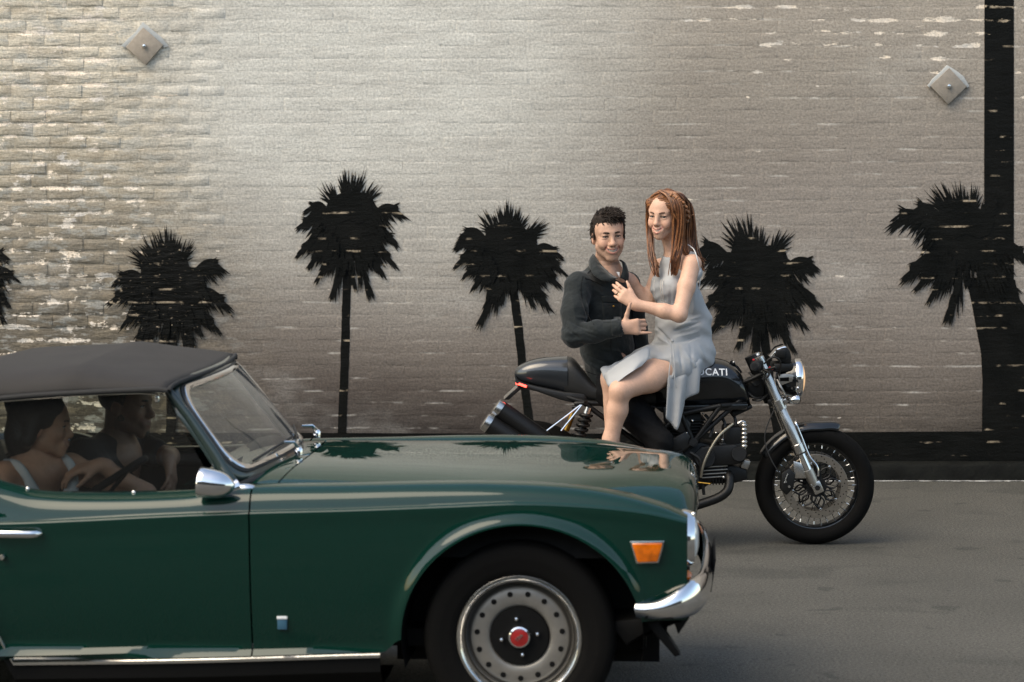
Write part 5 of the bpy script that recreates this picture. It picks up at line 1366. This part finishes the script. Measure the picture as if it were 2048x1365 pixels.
RS, LS = J(1156, 573, 11.86), J(1256, 572, 12.10)
B.cap(RS, LS, .055, .055, .05)
RE, RW = J(1148, 672, 11.74), J(1238, 656, 11.68)
B.cap(RS, RE, .048, .040, .02); B.cap(RE, RW, .040, .029, .02)
add_hand(B, J(1241, 655, 11.68), (1, -.05, .02), (.05, 1, -.05), [(38, 95, 60), (40, 95, 60), (38, 92, 60), (0, 8, 6)], (.95, .25, -.15, .05), 1.0, True, 0, (0, 0, 1))
LE, LW = J(1272, 662, 12.12), J(1288, 745, 12.08)
B.cap(LS, LE, .048, .040, .02); B.cap(LE, LW, .040, .029, .02)
add_hand(B, LW, (.3, 0, -1), (-1, 0, -.3), [(15, 20, 10)] * 4, (.4, .9, .2, .1), 1.0, False)
RH, RK, RA = J(1226, 778, 11.89), J(1320, 884, 11.75), J(1300, 1050, 11.78)
LH, LK, LA = J(1232, 778, 12.11), J(1322, 884, 12.26), J(1300, 1040, 12.30)
for h_, k_, a_ in ((RH, RK, RA), (LH, LK, LA)):
    B.cap(h_, k_, .070, .052, .03); B.cap(k_, a_, .050, .036, .02); B.cap(a_, a_ + [.13, 0, -.05], .038, .032, .02)
B.build('body', M_SKIN, man, mo, head_color(mh, (.53, .315, .225), (.36, .12, .10), True), HB)
face_parts(mh, man, mo, M_HAIRM, True)
# hair: cap and short strands swept up and to his left
Bh = Body(mh.c - .16, mh.c + .17, .0036)
E = lambda c, r, kk=.012, sub=False: Bh.ell(mh.p(*c), r, mh.M, kk, sub)
E((0, -.020, .058), (.079, .092, .074)); E((.004, .026, .098), (.062, .060, .032), .02)
for s in (-1, 1): Bh.cap(mh.p(s * .074, .012, .05), mh.p(s * .0765, .016, -.008), .009, .005, .012); E((s * .068, -.04, .02), (.014, .045, .05), .01)
E((0, -.075, -.01), (.060, .03, .055), .02)
E((0, .108, .024), (.060, .052, .050), .008, True); E((0, .09, -.09), (.10, .10, .10), .005, True)
Bh.wrinkle(vn(Bh, 5, .007, (70, 130, 210)))
hair = Bh.build('hair', M_HAIRM, man, mo)
hbv = BVHTree.FromPolygons([v.co.copy() for v in hair.data.vertices], [tuple(q.vertices) for q in hair.data.polygons])
rr = random.Random(2); tf = MB()
for i in range(1700):
    d = Vector(unit(mh.l * rr.gauss(0, 1) + mh.f * rr.gauss(.15, 1) + mh.u * rr.gauss(.9, .8)))
    hit = hbv.ray_cast(Vector(mh.p(0, -.02, .05) - mo) + d * .3, -d)
    if not hit[0]: continue
    q = mh.loc(np.array(hit[0])[None, :] + mo)[0]; topn = sstep(.06, .11, q[2]); fr = sstep(.0, .07, q[1])
    nrm = np.array(hit[1]); dirv = unit(nrm * (.10 + .22 * topn) + mh.f * (.45 * fr - .3 * (1 - fr)) * topn + mh.l * (.75 * topn) + mh.u * (-.7 * (1 - topn)) + .22 * np.array([rr.gauss(0, 1) for _ in range(3)]))
    L = rr.uniform(.014, .022) + .018 * topn * rr.random(); p0 = np.array(hit[0]) - nrm * .003; e = p0 + dirv * L
    if topn > .5 and q[1] > .05: e = e + mh.u * -.004
    tf.tube([Vector(p0), Vector(p0 + dirv * L * .55 + nrm * .002), Vector(e)], [.0024, .0022, .0005], 4)
tf.build('hair_strands', M_HAIRM, man, 60, kind='stuff')
# jacket
Bj = Body([J(1112, 500, 11.6)[0], 11.52, J(1200, 785, 12)[2]], [J(1310, 500, 12)[0], 12.32, J(1200, 505, 12)[2]], .0052)
tw = unit(LS - RS); fwd = unit(np.cross([0, 0, 1], tw)) * -1
sq = (fwd, .72)
Bj.cap(chest + [0, 0, .045], belly, .150, .138, .04, (fwd, .74)); Bj.cap(belly, pel + [0, 0, .005], .138, .132, .05, (fwd, .80))
Bj.cap(RS + [.012, .01, .008], LS + [-.012, -.01, .008], .060, .060, .06); Bj.cap(nb + [0, .0, -.005], chest, .072, .12, .05)
Bj.chain([RS + [-.002, 0, .0], lerp(RS, RE, .5) + [-.008, 0, 0], RE + [-.004, 0, 0]], [.066, .063, .056], .03)
Bj.chain([RE + [0, 0, 0], lerp(RE, RW, .5) + [0, 0, .002], RW + [.002, 0, 0]], [.056, .052, .042], .02)
Bj.chain([LS, lerp(LS, LE, .5), LE, lerp(LE, LW, .6)], [.064, .06, .054, .046], .03)
n1 = unit(RW - RE); Bj.cap(RW - n1 * .012, RW + n1 * .10, .034, .034, .0, None, True)
Bj.ell(nb + [.002, -.02, .04], (.060, .062, .06), None, .015, True)
rs_ = np.random.RandomState(8)
def folds(X, Y, Z):
    f = .0030 * np.sin(150 * (Z - 1.0) + 40 * (X + .4) + 2 * np.sin(30 * X)) * np.exp(-(((Z - RE[2]) / .07) ** 2)) * np.exp(-(((X - RE[0]) / .14) ** 2))
    f = f + .0022 * np.sin(95 * X + 55 * Z + 3 * np.sin(20 * Z)) * np.exp(-(((Z - pel[2] - .07) / .12) ** 2))
    return f + .0016 * np.sin(60 * Z + 45 * X + 2 * np.sin(25 * Y))
Bj.wrinkle(folds)
FJ = lambda x0, y0, x1, y1, a, w: (J(x0, y0, 11.8), J(x1, y1, 11.8), a, w)
jk = Bj.build('jacket', M_JACK, man, mo, folds=[FJ(1140, 640, 1172, 655, -.008, .007), FJ(1136, 655, 1160, 676, -.007, .006), FJ(1150, 632, 1185, 640, .006, .008), FJ(1165, 660, 1200, 672, -.006, .006), FJ(1150, 690, 1185, 682, .006, .008), FJ(1162, 590, 1178, 640, -.006, .006),
    FJ(1195, 690, 1235, 675, -.005, .007), FJ(1180, 715, 1230, 735, -.006, .007), FJ(1200, 700, 1250, 708, .005, .008), FJ(1165, 725, 1215, 750, .005, .007), FJ(1240, 700, 1265, 740, -.005, .006), FJ(1190, 580, 1215, 600, .004, .008), FJ(1145, 600, 1150, 640, .005, .01)])
jbv = BVHTree.FromPolygons([v.co.copy() for v in jk.data.vertices], [tuple(p.vertices) for p in jk.data.polygons])
def on_jacket(px, py, lift=.003):
    """point on the jacket surface seen at this spot, pushed out a little"""
    o = Vector((0, 0, CAM_H)) - Vector(mo); d = (Vector(J(px, py, 11.8)) - Vector((0, 0, CAM_H))).normalized()
    h = jbv.ray_cast(o, d); return (h[0] + h[1] * lift) if h[0] else Vector(J(px, py, 11.85) - mo)
def patch(pts, name, m, lift=.003, nn=8, solid=.0015):
    """four-corner cloth patch sewn on the jacket"""
    a, b, c, d = pts; P = [[on_jacket(lerp(lerp(a[0], b[0], u), lerp(d[0], c[0], u), v), lerp(lerp(a[1], b[1], u), lerp(d[1], c[1], u), v), lift) for u in np.linspace(0, 1, nn)] for v in np.linspace(0, 1, nn)]
    return MB().grid(P).build(name, m, jk, 60, solid=solid)
patch([(1203, 593), (1243, 591), (1243, 606), (1204, 604)], 'pocket_flap', M_JACK, .005)
patch([(1205, 604), (1243, 606), (1242, 645), (1206, 645)], 'pocket', M_JACK, .0022)
MB().ball(on_jacket(1226, 613, .006), .0045, 10).build('button', M_GOLD, jk)
def seam(pts, name='seam', r=.0016):
    q = [on_jacket(x, y, .001) for x, y in pts]; q = spline(q, 4); return MB().tube(q, r, 6).build(name, M_JEAN, jk, 60)
seam([(1166, 553), (1162, 580), (1170, 620), (1188, 650)]); seam([(1182, 540), (1170, 556), (1180, 560), (1206, 572)])
seam([(1168, 742), (1200, 752), (1240, 756), (1272, 750)]); seam([(1222, 650), (1222, 700), (1224, 745)])
MB().tube([on_jacket(x, y, .0015) for x, y in ((1258, 560), (1262, 600), (1266, 650), (1270, 700), (1274, 745))], .004, 6).build('zip', M_JEAN, jk, 60)
patch([(1222, 641), (1243, 637), (1243, 674), (1224, 672)], 'cuff', M_JACK, .0035)
# collar: two folded leaves
def collar(pts_in, pts_out, name):
    A = spline([Vector(J(*q) - mo) for q in pts_in], 6); C = spline([Vector(J(*q) - mo) for q in pts_out], 6)
    P = [[a, lerp(a, c, .5) + Vector((0, -.008, .004)), c] for a, c in zip(A, C)]
    MB().grid(P).build(name, M_JACK, jk, 60, solid=.005)
collar([(1186, 508, 11.99), (1191, 513, 11.94), (1203, 530, 11.88), (1222, 548, 11.855), (1236, 556, 11.86)], [(1177, 522, 11.97), (1178, 533, 11.90), (1186, 548, 11.83), (1204, 560, 11.795), (1219, 562, 11.80)], 'collar')
collar([(1240, 556, 11.88), (1245, 540, 11.89), (1243, 524, 11.91), (1238, 520, 11.96)], [(1256, 566, 11.90), (1258, 550, 11.90), (1253, 530, 11.91), (1246, 522, 11.96)], 'collar')
MB().prism([(-.008, .012), (.008, .010), (.007, -.016)], -.003, .003, .001).xf(Matrix.Translation(Vector(J(1236, 549, 11.862) - mo))).build('tee_neck', M_SHIRT, man)
# jeans and boots
Bt = Body([J(1190, 500, 12)[0], 11.62, .0], [J(1350, 500, 12)[0], 12.42, .95], .006)
Bt.cap(RH, LH, .10, .10, .05)
for h_, k_, a_ in ((RH, RK, RA), (LH, LK, LA)):
    Bt.chain([h_, lerp(h_, k_, .5), k_], [.088, .078, .064], .03); Bt.chain([k_, lerp(k_, a_, .4), a_], [.064, .058, .048], .02)
    Bt.cap(a_ + [-.03, 0, -.03], a_ + [.14, 0, -.055], .042, .035, .02)
Bt.wrinkle(lambda X, Y, Z: .002 * np.sin(110 * Z + 60 * X))
Bt.build('trousers', M_JEAN, man, mo)

# ---------------- woman on the tank
wo = J(1368, 1086, 11.9); wo[2] = 0
wom = empty('person', wo, 0, 'red haired woman in pale grey dress seated on the motorcycle tank, hand on his chest', 'person')
wh = Frame(J(1329, 433, 11.90), (-.47, -.87, -.11), (.02, -.02, 1), .97)
B = Body([J(1140, 500, 11.6)[0], 11.50, J(1200, 1030, 11.7)[2]], [J(1425, 500, 12)[0], 12.28, 1.80], .0048)
nbw = J(1350, 508, 11.94)
HB = Body(np.minimum(wh.c - .135, nbw - .06), wh.c + .14, .0027); add_head(HB, wh, False); HB.cap(wh.p(0, -.032, -.05), nbw + [0, 0, -.01], .043, .047, .03)
B.cap(wh.p(0, -.032, -.085), nbw + [0, 0, -.01], .039, .045, .03)
LSw, RSw = J(1384, 528, 11.82), J(1322, 535, 12.06)
ch, wa, pv = J(1353, 580, 11.95), J(1355, 655, 11.95), J(1366, 722, 11.95)
B.cap(LSw, RSw, .042, .042, .05); B.cap(nbw + [.01, .02, -.05], ch + [.01, .03, 0], .062, .066, .05); B.cap(ch + [.01, .03, 0], wa, .066, .070, .05); B.cap(wa, pv, .075, .10, .05)
LEw, LWw = J(1359, 630, 11.71), J(1271, 609, 11.73)
B.chain([LSw, lerp(LSw, LEw, .45), LEw], [.044, .042, .036], .02); B.chain([LEw, lerp(LEw, LWw, .35), LWw], [.036, .035, .0235], .02)
add_hand(B, LWw, (-.78, .12, .55), (.1, 1, .0), [(14, 30, 18), (16, 32, 18), (20, 36, 20), (24, 40, 22)], (.5, .85, .1, .05), .92, False, .02, (.5, 0, .8))
REw, RWw = J(1296, 607, 12.03), J(1260, 560, 12.02)
B.chain([RSw, REw], [.042, .037], .02); B.chain([REw, RWw], [.037, .026], .02)
add_hand(B, RWw, (-.75, .35, .4), (-.3, -.6, .5), [(15, 30, 20)] * 4, (.2, .95, .1, 0), .92, True)
LHw, LKw, LAw = J(1356, 728, 11.85), J(1240, 781, 11.66), J(1206, 960, 11.70)
RHw, RKw, RAw = J(1352, 716, 11.97), J(1226, 758, 11.80), J(1226, 900, 11.86)
B.chain([LHw, lerp(LHw, LKw, .5), LKw], [.088, .074, .052], .03); B.chain([LKw, lerp(LKw, LAw, .22) + [.006, .012, 0], lerp(LKw, LAw, .55) + [.0, .008, 0], LAw], [.048, .049, .037, .029], .025)
B.chain([RHw, RKw, RAw], [.085, .056, .034], .03)
for a_ in (LAw, RAw): B.chain([a_, a_ + [.02, .01, -.05], a_ + [-.06, -.04, -.085], a_ + [-.115, -.07, -.10]], [.029, .030, .026, .018], .02, None)
B.build('body', M_SKIN, wom, wo, head_color(wh, (.62, .375, .27), (.46, .16, .14), False), HB)
face_parts(wh, wom, wo, M_HAIRW3, False, .6)
MB().lathe([(.0098, -.0022), (.0112, -.0022), (.0112, .0022), (.0098, .0022)], (0, 0, 0), 'z', 18, closed=True).xf(Matrix.Translation(Vector(J(1235, 587, 11.69) - wo)) @ Matrix.Rotation(R(-50), 4, 'Y')).build('ring', M_GOLDR, wom)
# dress
Bd = Body([J(1195, 500, 11.6)[0], 11.52, J(1200, 800, 12)[2]], [J(1432, 500, 12)[0], 12.30, J(1200, 500, 12)[2]], .005)
tww = unit(RSw - LSw); fw = unit(np.cross(tww, [0, 0, 1]))
Bd.cap(ch + [.004, 0, .055], J(1352, 640, 11.95), .108, .100, .04, (fw, .88)); Bd.cap(nbw + [.0, -.005, -.045], ch, .070, .09, .04)
for s_, q in ((1, LSw), (-1, RSw)): Bd.ell(ch + fw * -.0 + (q - ch) * .38 + unit([-.8, -.55, 0]) * .060 + [0, 0, -.03], (.055, .055, .06), None, .04)
Bd.cap(J(1385, 600, 11.9), J(1400, 640, 11.92), .05, .055, .05)                                # loose back of the bodice
Bd.cap(J(1345, 652, 11.93), J(1392, 655, 11.93), .085, .072, .04)
Bd.cap(J(1348, 690, 11.94), J(1388, 698, 11.94), .100, .100, .05)
Bd.cap(J(1352, 722, 11.90), J(1388, 722, 11.95), .105, .098, .05)
Bd.chain([J(1350, 715, 11.97), J(1290, 728, 11.86), RKw + [.0, -.01, .006], RKw + [-.05, -.01, -.010]], [.100, .078, .060, .056], .03); Bd.cut(J(1211, 762, 11.75), (-.92, 0, -.40))       # skirt over the far thigh
Bd.cap(J(1362, 728, 11.84), J(1332, 738, 11.80), .098, .088, .04)
Bd.cap(J(1386, 508, 11.84), LSw + [.004, 0, -.04], .020, .05, .03); Bd.cap(RSw + [0, 0, .01], ch, .03, .08, .03)
# arm holes, neck hole, bare thigh
Bd.cap(LSw + [.0, -.03, .045], lerp(LSw, LEw, .35) + [.0, -.03, .0], .050, .046, .01, None, True)
Bd.ell(nbw + [-.01, -.02, .022], (.056, .062, .050), None, .012, True)
Bd.cap(J(1318, 744, 11.70), J(1225, 800, 11.58), .074, .10, .012, None, True)
def dfold(X, Y, Z):
    f = .0045 * np.sin(70 * (Z + .55 * X) + 2 * np.sin(18 * X)) * np.exp(-(((Z - J(1370, 655, 11.9)[2]) / .09) ** 2)) * (1 / (1 + np.exp(-(X - J(1340, 0, 11.9)[0]) * 60)))
    f = f + .0035 * np.sin(80 * X + 30 * Z + 2 * np.sin(26 * Z)) * np.exp(-(((Z - J(1370, 725, 11.9)[2]) / .08) ** 2))
    f = f + .0035 * np.sin(75 * X - 120 * Z) * np.exp(-(((X - J(1270, 0, 11.9)[0]) / .14) ** 2))
    return f + .0016 * np.sin(48 * X + 35 * Z + 2 * np.sin(22 * Y))
Bd.wrinkle(dfold)
FD = lambda x0, y0, x1, y1, a, w: (J(x0, y0, 11.85), J(x1, y1, 11.85), a, w)
dr = Bd.build('dress', M_DRESS, wom, wo, folds=[FD(1350, 662, 1398, 646, -.011, .006), FD(1356, 652, 1400, 634, .008, .008), FD(1352, 684, 1398, 674, -.012, .006), FD(1350, 676, 1396, 664, .008, .009), FD(1362, 646, 1392, 640, -.006, .005), FD(1345, 690, 1330, 672, -.008, .006), FD(1312, 655, 1336, 678, -.008, .006),
    FD(1318, 675, 1340, 690, .008, .007), FD(1372, 700, 1400, 735, -.007, .008), FD(1395, 690, 1412, 720, .006, .009), FD(1300, 690, 1336, 690, -.010, .005), FD(1356, 690, 1362, 740, -.007, .007), FD(1380, 690, 1384, 745, -.005, .008), FD(1324, 560, 1328, 620, .005, .007), FD(1340, 575, 1342, 630, -.005, .007), FD(1372, 590, 1362, 640, -.005, .008), FD(1392, 560, 1386, 625, .005, .008),
    FD(1240, 730, 1285, 708, -.006, .008), FD(1222, 745, 1275, 726, .005, .008)])
def sheet(top, bot, n, m, amp, fr, name, ybulge=0, ph=0, sag=0):
    A = spline([Vector(J(*q) - wo) for q in top], n); C = spline([Vector(J(*q) - wo) for q in bot], n); P = []
    for i, (a, c) in enumerate(zip(A, C)):
        t = i / (len(A) - 1); P.append([Vector((lerp(a.x, c.x, v), lerp(a.y, c.y, sstep(0, .32, v)), lerp(a.z, c.z, v))) + Vector((0, -(amp * math.sin(fr * t * 2 * math.pi + ph + v) * (.25 + .75 * v) + ybulge * math.sin(math.pi * v)), -sag * math.sin(math.pi * v))) for v in np.linspace(0, 1, m)])
    return MB().grid(P).build(name, M_DRESS, dr, 60, solid=.002)
sheet([(1333, 712, 11.86), (1345, 706, 11.86), (1362, 704, 11.86), (1378, 706, 11.88)], [(1331, 836, 11.735), (1341, 846, 11.74), (1355, 859, 11.75), (1369, 812, 11.77)], 6, 20, .012, 1.6, 'skirt_tail', .012)
sheet([(1364, 690, 11.88), (1380, 690, 11.90), (1394, 692, 11.93), (1404, 696, 11.97)], [(1366, 806, 11.765), (1376, 796, 11.775), (1397, 786, 11.80), (1397, 778, 11.83)], 6, 20, .010, 1.5, 'skirt_tail', .015, 1.2)
sheet([(1296, 692, 11.74), (1300, 700, 11.72), (1298, 716, 11.69), (1284, 732, 11.66)], [(1208, 748, 11.72), (1211, 757, 11.70), (1214, 768, 11.665), (1221, 777, 11.645)], 6, 14, .005, 1.0, 'skirt_flap', .022, 0, -.012)
for pts in ([(1343, 676, 11.755), (1341, 720, 11.715), (1338, 750, 11.70), (1340, 774, 11.71)], [(1345, 676, 11.755), (1348, 715, 11.712), (1349, 745, 11.70), (1352, 776, 11.715)]):
    MB().tube(spline([Vector(J(*q) - wo) for q in pts], 6), .0026, 7).build('drawstring', M_DRESS, dr, 60)
MB().ball(Vector(J(1345, 682, 11.745) - wo), (.010, .008, .008), 12).build('knot', M_DRESS, dr, 60)
for dx in (0, 13, 17): MB().tube(spline([Vector(J(*q) - wo) for q in ((1309 + dx, 560, 11.845), (1308 + dx, 580, 11.81), (1311 + dx, 605, 11.83))], 6), .0016, 6).build('lace', M_CORD, dr, 60)
MB().tube(spline([Vector(J(*q) - wo) for q in ((1376, 490, 11.86), (1388, 500, 11.80), (1395, 520, 11.775), (1400, 550, 11.80), (1398, 580, 11.81))], 6), .0028, 8).build('binding', M_PIPE, dr, 60)
# hair
Bw = Body(wh.c - .20, wh.c + .19, .0045)
E = lambda c, r, kk=.015, sub=False: Bw.ell(wh.p(*c), r, wh.M, kk, sub)
E((0, -.022, .046), (.083, .100, .086)); E((0, -.070, .0), (.070, .060, .075), .03)
for s in (-1, 1): Bw.cap(wh.p(s * .060, .040, .070), wh.p(s * .078, .006, -.03), .022, .016, .02)
E((0, .096, -.004), (.053, .060, .064), .008, True); E((0, .08, -.10), (.062, .10, .07), .008, True)
Bw.wrinkle(vn(Bw, 9, .004, (70, 120)))
hw_ = Bw.build('hair', M_HAIRW, wom, wo)
rr = random.Random(6)
def lock(pts, n, spread, r, mats, name):
    for mi, m in enumerate(mats):
        b = MB()
        for i in range(n):
            ox, oy, ph, zo = rr.gauss(0, spread), rr.gauss(0, spread * .8), rr.gauss(1.5, 1.2), rr.uniform(-.018, .05)
            q = []
            for j, p in enumerate(pts):
                t = j / (len(pts) - 1); w = .5 + .7 * math.sin(math.pi * min(1, t * .9 + .1))
                q.append(Vector(J(*p) - wo) + Vector((ox * w + .010 * t * math.sin(ph + 6 * t), oy * w + .008 * t * math.cos(ph + 6 * t), zo * t ** 3)))
            q = spline(q, 5); k = len(q); b.tube(q, [r * (.55 + .6 * math.sin(math.pi * (.1 + .8 * i_ / (k - 1)))) * (1 if i_ < k - 1 else .3) for i_ in range(k)], 5)
        b.build(name, m, hw_, 60, kind='stuff')
wbv = BVHTree.FromPolygons([v.co.copy() for v in hw_.data.vertices], [tuple(q.vertices) for q in hw_.data.polygons])
rr = random.Random(12)
for m_ in (M_HAIRW, M_HAIRW2, M_HAIRW3):                       # combed strands lying on the head, away from the parting
    tf = MB()
    for i in range(520):
        d = Vector(unit(wh.l * rr.gauss(0, 1) + wh.f * rr.gauss(.35, .9) + wh.u * rr.gauss(.7, .7)))
        hit = wbv.ray_cast(Vector(wh.p(0, -.02, .04) - wo) + d * .3, -d)
        if not hit[0]: continue
        p0, nrm = np.array(hit[0]), np.array(hit[1]); q = wh.loc(p0[None, :] + wo)[0]
        side = 1 if q[0] > -.012 else -1
        dirv = wh.l * side * .8 - wh.u * (.35 + 4 * max(0, .1 - q[2])) - wh.f * .75; dirv = unit(dirv - nrm * np.dot(dirv, nrm)); L = rr.uniform(.03, .055)
        pts = [p0 + nrm * .001]
        for k in range(3):
            e = pts[-1] + dirv * L / 3; h2 = wbv.find_nearest(Vector(e)); e = np.array(h2[0]) + np.array(h2[1]) * (.0015 + .0015 * rr.random()); dirv = unit(e - pts[-1] + 1e-9); pts.append(e)
        tf.tube([Vector(x) for x in pts], [.0010, .0022, .0021, .0006], 4)
    tf.build('hair_strands', m_, hw_, 60, kind='stuff')
M3 = (M_HAIRW, M_HAIRW2, M_HAIRW3)
lock([(1326, 384, 11.88), (1308, 392, 11.875), (1300, 415, 11.91), (1300, 455, 11.935), (1303, 500, 11.90), (1308, 530, 11.87), (1313, 549, 11.86)], 38, .0065, 0.00259, M3, 'hair_lock')
lock([(1326, 382, 11.86), (1346, 392, 11.815), (1358, 415, 11.80), (1361, 450, 11.81), (1357, 490, 11.815), (1351, 520, 11.80), (1346, 547, 11.81)], 48, .0085, 0.00259, M3, 'hair_lock')
lock([(1338, 382, 11.90), (1366, 402, 11.88), (1377, 440, 11.89), (1377, 480, 11.90), (1382, 515, 11.88), (1394, 535, 11.89)], 48, .010, 0.00274, M3, 'hair_lock')
lock([(1348, 383, 11.95), (1374, 408, 11.96), (1382, 450, 11.97), (1387, 490, 11.96), (1394, 520, 11.94), (1404, 536, 11.93)], 32, .009, 0.00245, M3, 'hair_lock')
lock([(1326, 383, 11.862), (1338, 390, 11.815), (1346, 408, 11.795), (1352, 430, 11.79), (1362, 440, 11.80)], 19, .004, 0.00216, M3, 'hair_lock')
lock([(1335, 382, 11.87), (1352, 386, 11.83), (1366, 398, 11.83), (1374, 418, 11.85), (1373, 440, 11.86)], 25, .008, 0.00245, M3, 'hair_lock')
# braid round the back of the head
bd = [(1345, 392, 11.80), (1356, 397, 11.79), (1364, 404, 11.79), (1370, 413, 11.80), (1374, 423, 11.82), (1375, 433, 11.84), (1372, 441, 11.85)]
b2 = MB()
for i, p in enumerate(bd):
    for s in (-1, 1):
        b2.ball(Vector(J(p[0] + s * 2.6, p[1] + s * 1.5, p[2]) - wo), (.0115, .009, .0075), 10, Matrix.Rotation(R(35 * s - 20 + 12 * i), 3, 'Y'))
b2.build('braid', M_HAIRW2, hw_, 60, kind='stuff')
MB().tube(spline([Vector(J(*q) - wo) for q in ((1372, 428, 11.86), (1380, 432, 11.86), (1388, 429, 11.86))], 6), .0018, 5).build('loose_strand', M_HAIRW2, hw_, 60)

# ---------------- the two in the car
CM = Matrix.Translation(car.location) @ Matrix.Rotation(YAW, 4, 'Z')
K = lambda x, y, z: np.array(CM @ Vector((x, y, z + .007 * y + .005 * x)))
KD = lambda x, y, z: np.array((CM.to_3x3() @ Vector((x, y, z))))
M_TANK = mat('grey vest', (.55, .56, .56), .8, bump=(60, .002)); M_DSHIRT = mat('dark shirt', (.012, .012, .013), .85)
M_HAIRD = mat('black hair', (.012, .009, .007), .5, bump=(120, .003))
def seated(label, y, hx, face, skin, woman):
    org = K(hx - .1, y, .42); e = empty('person', org, 0, label, 'person')
    h = Frame(K(hx, y, 1.005 if woman else 1.010), KD(*face), (0, 0, 1), .96 if woman else 1.0)
    B = Body(K(hx - .45, y, .36) - [.15, .42, .0], K(hx + .62, y, 1.2) + [.15, .42, .03], .0065)
    nb = K(hx - .045, y, .875); HB = Body(np.minimum(h.c - .135, nb - .06), h.c + .14, .0042); add_head(HB, h, not woman, 0, 1); HB.cap(h.p(0, -.03, -.05), nb, .046 if woman else .055, .05, .03)
    B.cap(h.p(0, -.03, -.08), nb, .043 if woman else .051, .047, .03)
    RSh, LSh = K(hx - .13, y - .17, .835), K(hx - .02, y + .17, .835)
    if woman: RSh, LSh = K(hx - .115, y - .125, .842), K(hx + .075, y + .085, .845)
    B.cap(RSh, LSh, .05, .05, .05); B.cap(nb + [0, 0, -.06], K(hx - .10, y, .50), .10, .11, .05); B.cap(K(hx - .1, y, .5), K(hx - .1, y, .44), .13, .14, .05)
    if woman:
        RE_, RW_ = K(hx - .10, y - .21, .62), K(hx + .14, y - .12, .66)
        LE_, LW_ = K(hx + .36, y + .04, .755), K(hx + .215, y - .02, .868)
    else:
        RE_, RW_ = K(hx + .10, y - .20, .66), K(hx + .28, y - .1, .66)
        LE_, LW_ = K(hx + .14, y + .10, .80), K(hx + .20, y - .18, .83)
    B.chain([RSh, RE_, RW_], [.05, .040, .028], .02); B.chain([LSh, LE_, LW_], [.048, .038, .027], .02)
    if woman: add_hand(B, LW_, KD(-.75, -.3, -.1), KD(.0, .2, -1), [(20, 35, 20)] * 4, (.4, .8, .4, 0), .95, False)
    else: add_hand(B, LW_, KD(.25, -.6, -.75), KD(-.6, -.2, -.5), [(15, 25, 15)] * 4, (.4, .8, .2, 0), 1.0, False)
    for s in (-1, 1): B.cap(K(hx - .08, y + s * .09, .47), K(hx + .35, y + s * .11, .56), .075, .06, .03)
    B.build('body', M_SKIN, e, org, head_color(h, skin, (.3, .12, .10), not woman), HB)
    face_parts(h, e, org, M_HAIRD, not woman)
    H = Body(h.c - .17, h.c + .17, .006)
    H.ell(h.p(0, -.02, .048), (.086, .100, .086), h.M, .01)
    if woman: H.ell(h.p(0, -.075, -.03), (.075, .06, .10), h.M, .03); H.cap(h.p(.07, .0, .05), h.p(.075, -.02, -.09), .03, .03, .02); H.cap(h.p(-.07, -.01, .05), h.p(-.075, -.04, -.05), .025, .025, .02)
    H.ell(h.p(0, .10, -.005), (.060, .062, .075), h.M, .008, True)
    H.wrinkle(vn(H, 4, .006, (60, 110))); H.build('hair', M_HAIRD, e, org)
    G = Body(K(hx - .45, y, .36) - [.15, .42, .0], K(hx + .62, y, .95) + [.15, .42, .03], .0065)
    G.cap(K(hx - .09, y, .74), K(hx - .10, y, .50), .125, .128, .05); G.cap(K(hx - .1, y, .5), K(hx - .1, y, .44), .145, .15, .05)
    if woman:
        G.cut(K(hx, y, .765), (0, 0, 1))
        top = G.build('vest', M_TANK, e, org)
        for s in (-1, 1):                                   # straps run over the shoulders down to the vest, chest turned to the window side
            dx, dy = s * .068, s * .075; fx, fy = .062, -.058
            a = [K(hx - .02 + dx - .03, y - .02 + dy + .03, .880), K(hx - .02 + dx + fx * .4, y - .02 + dy + fy * .4, .882), K(hx - .02 + dx * .95 + fx * 1.05, y - .02 + dy * .95 + fy * 1.05, .845), K(hx - .03 + dx * .75 + fx * 1.5, y - .02 + dy * .75 + fy * 1.5, .78), K(hx - .04 + dx * .5 + fx * 1.6, y - .02 + dy * .5 + fy * 1.6, .72)]
            MB().tube(spline([Vector(q - org) for q in a], 6), [.016] * 13 + list(np.linspace(.016, .040, 12)), 10).build('strap', M_TANK, e, 60)
    else:
        G.cap(RSh, LSh, .066, .066, .05); G.chain([RSh, lerp(RSh, RE_, .6)], [.066, .058], .03); G.chain([LSh, lerp(LSh, LE_, .6)], [.064, .056], .03); G.cap(nb + [0, 0, -.04], K(hx - .1, y, .6), .09, .12, .04)
        G.ell(nb + KD(.06, -.02, .0), (.05, .05, .050), None, .01, True); G.build('shirt', M_DSHIRT, e, org)
        BB = Body(h.c - .14, h.c + .14, .006)
        for s in (-1, 1): BB.cap(h.p(s * .06, .01, -.04), h.p(0, .075, -.098), .017, .018, .02)
        BB.build('beard', M_HAIRD, e, org)
seated('dark haired woman in grey vest at the steering wheel of the green car', -.31, -1.735, (.88, .12, -.08), (.50, .27, .175), True)
seated('bearded man in dark shirt in the passenger seat of the green car', .30, -1.575, (.93, -.22, -.05), (.42, .23, .15), False)
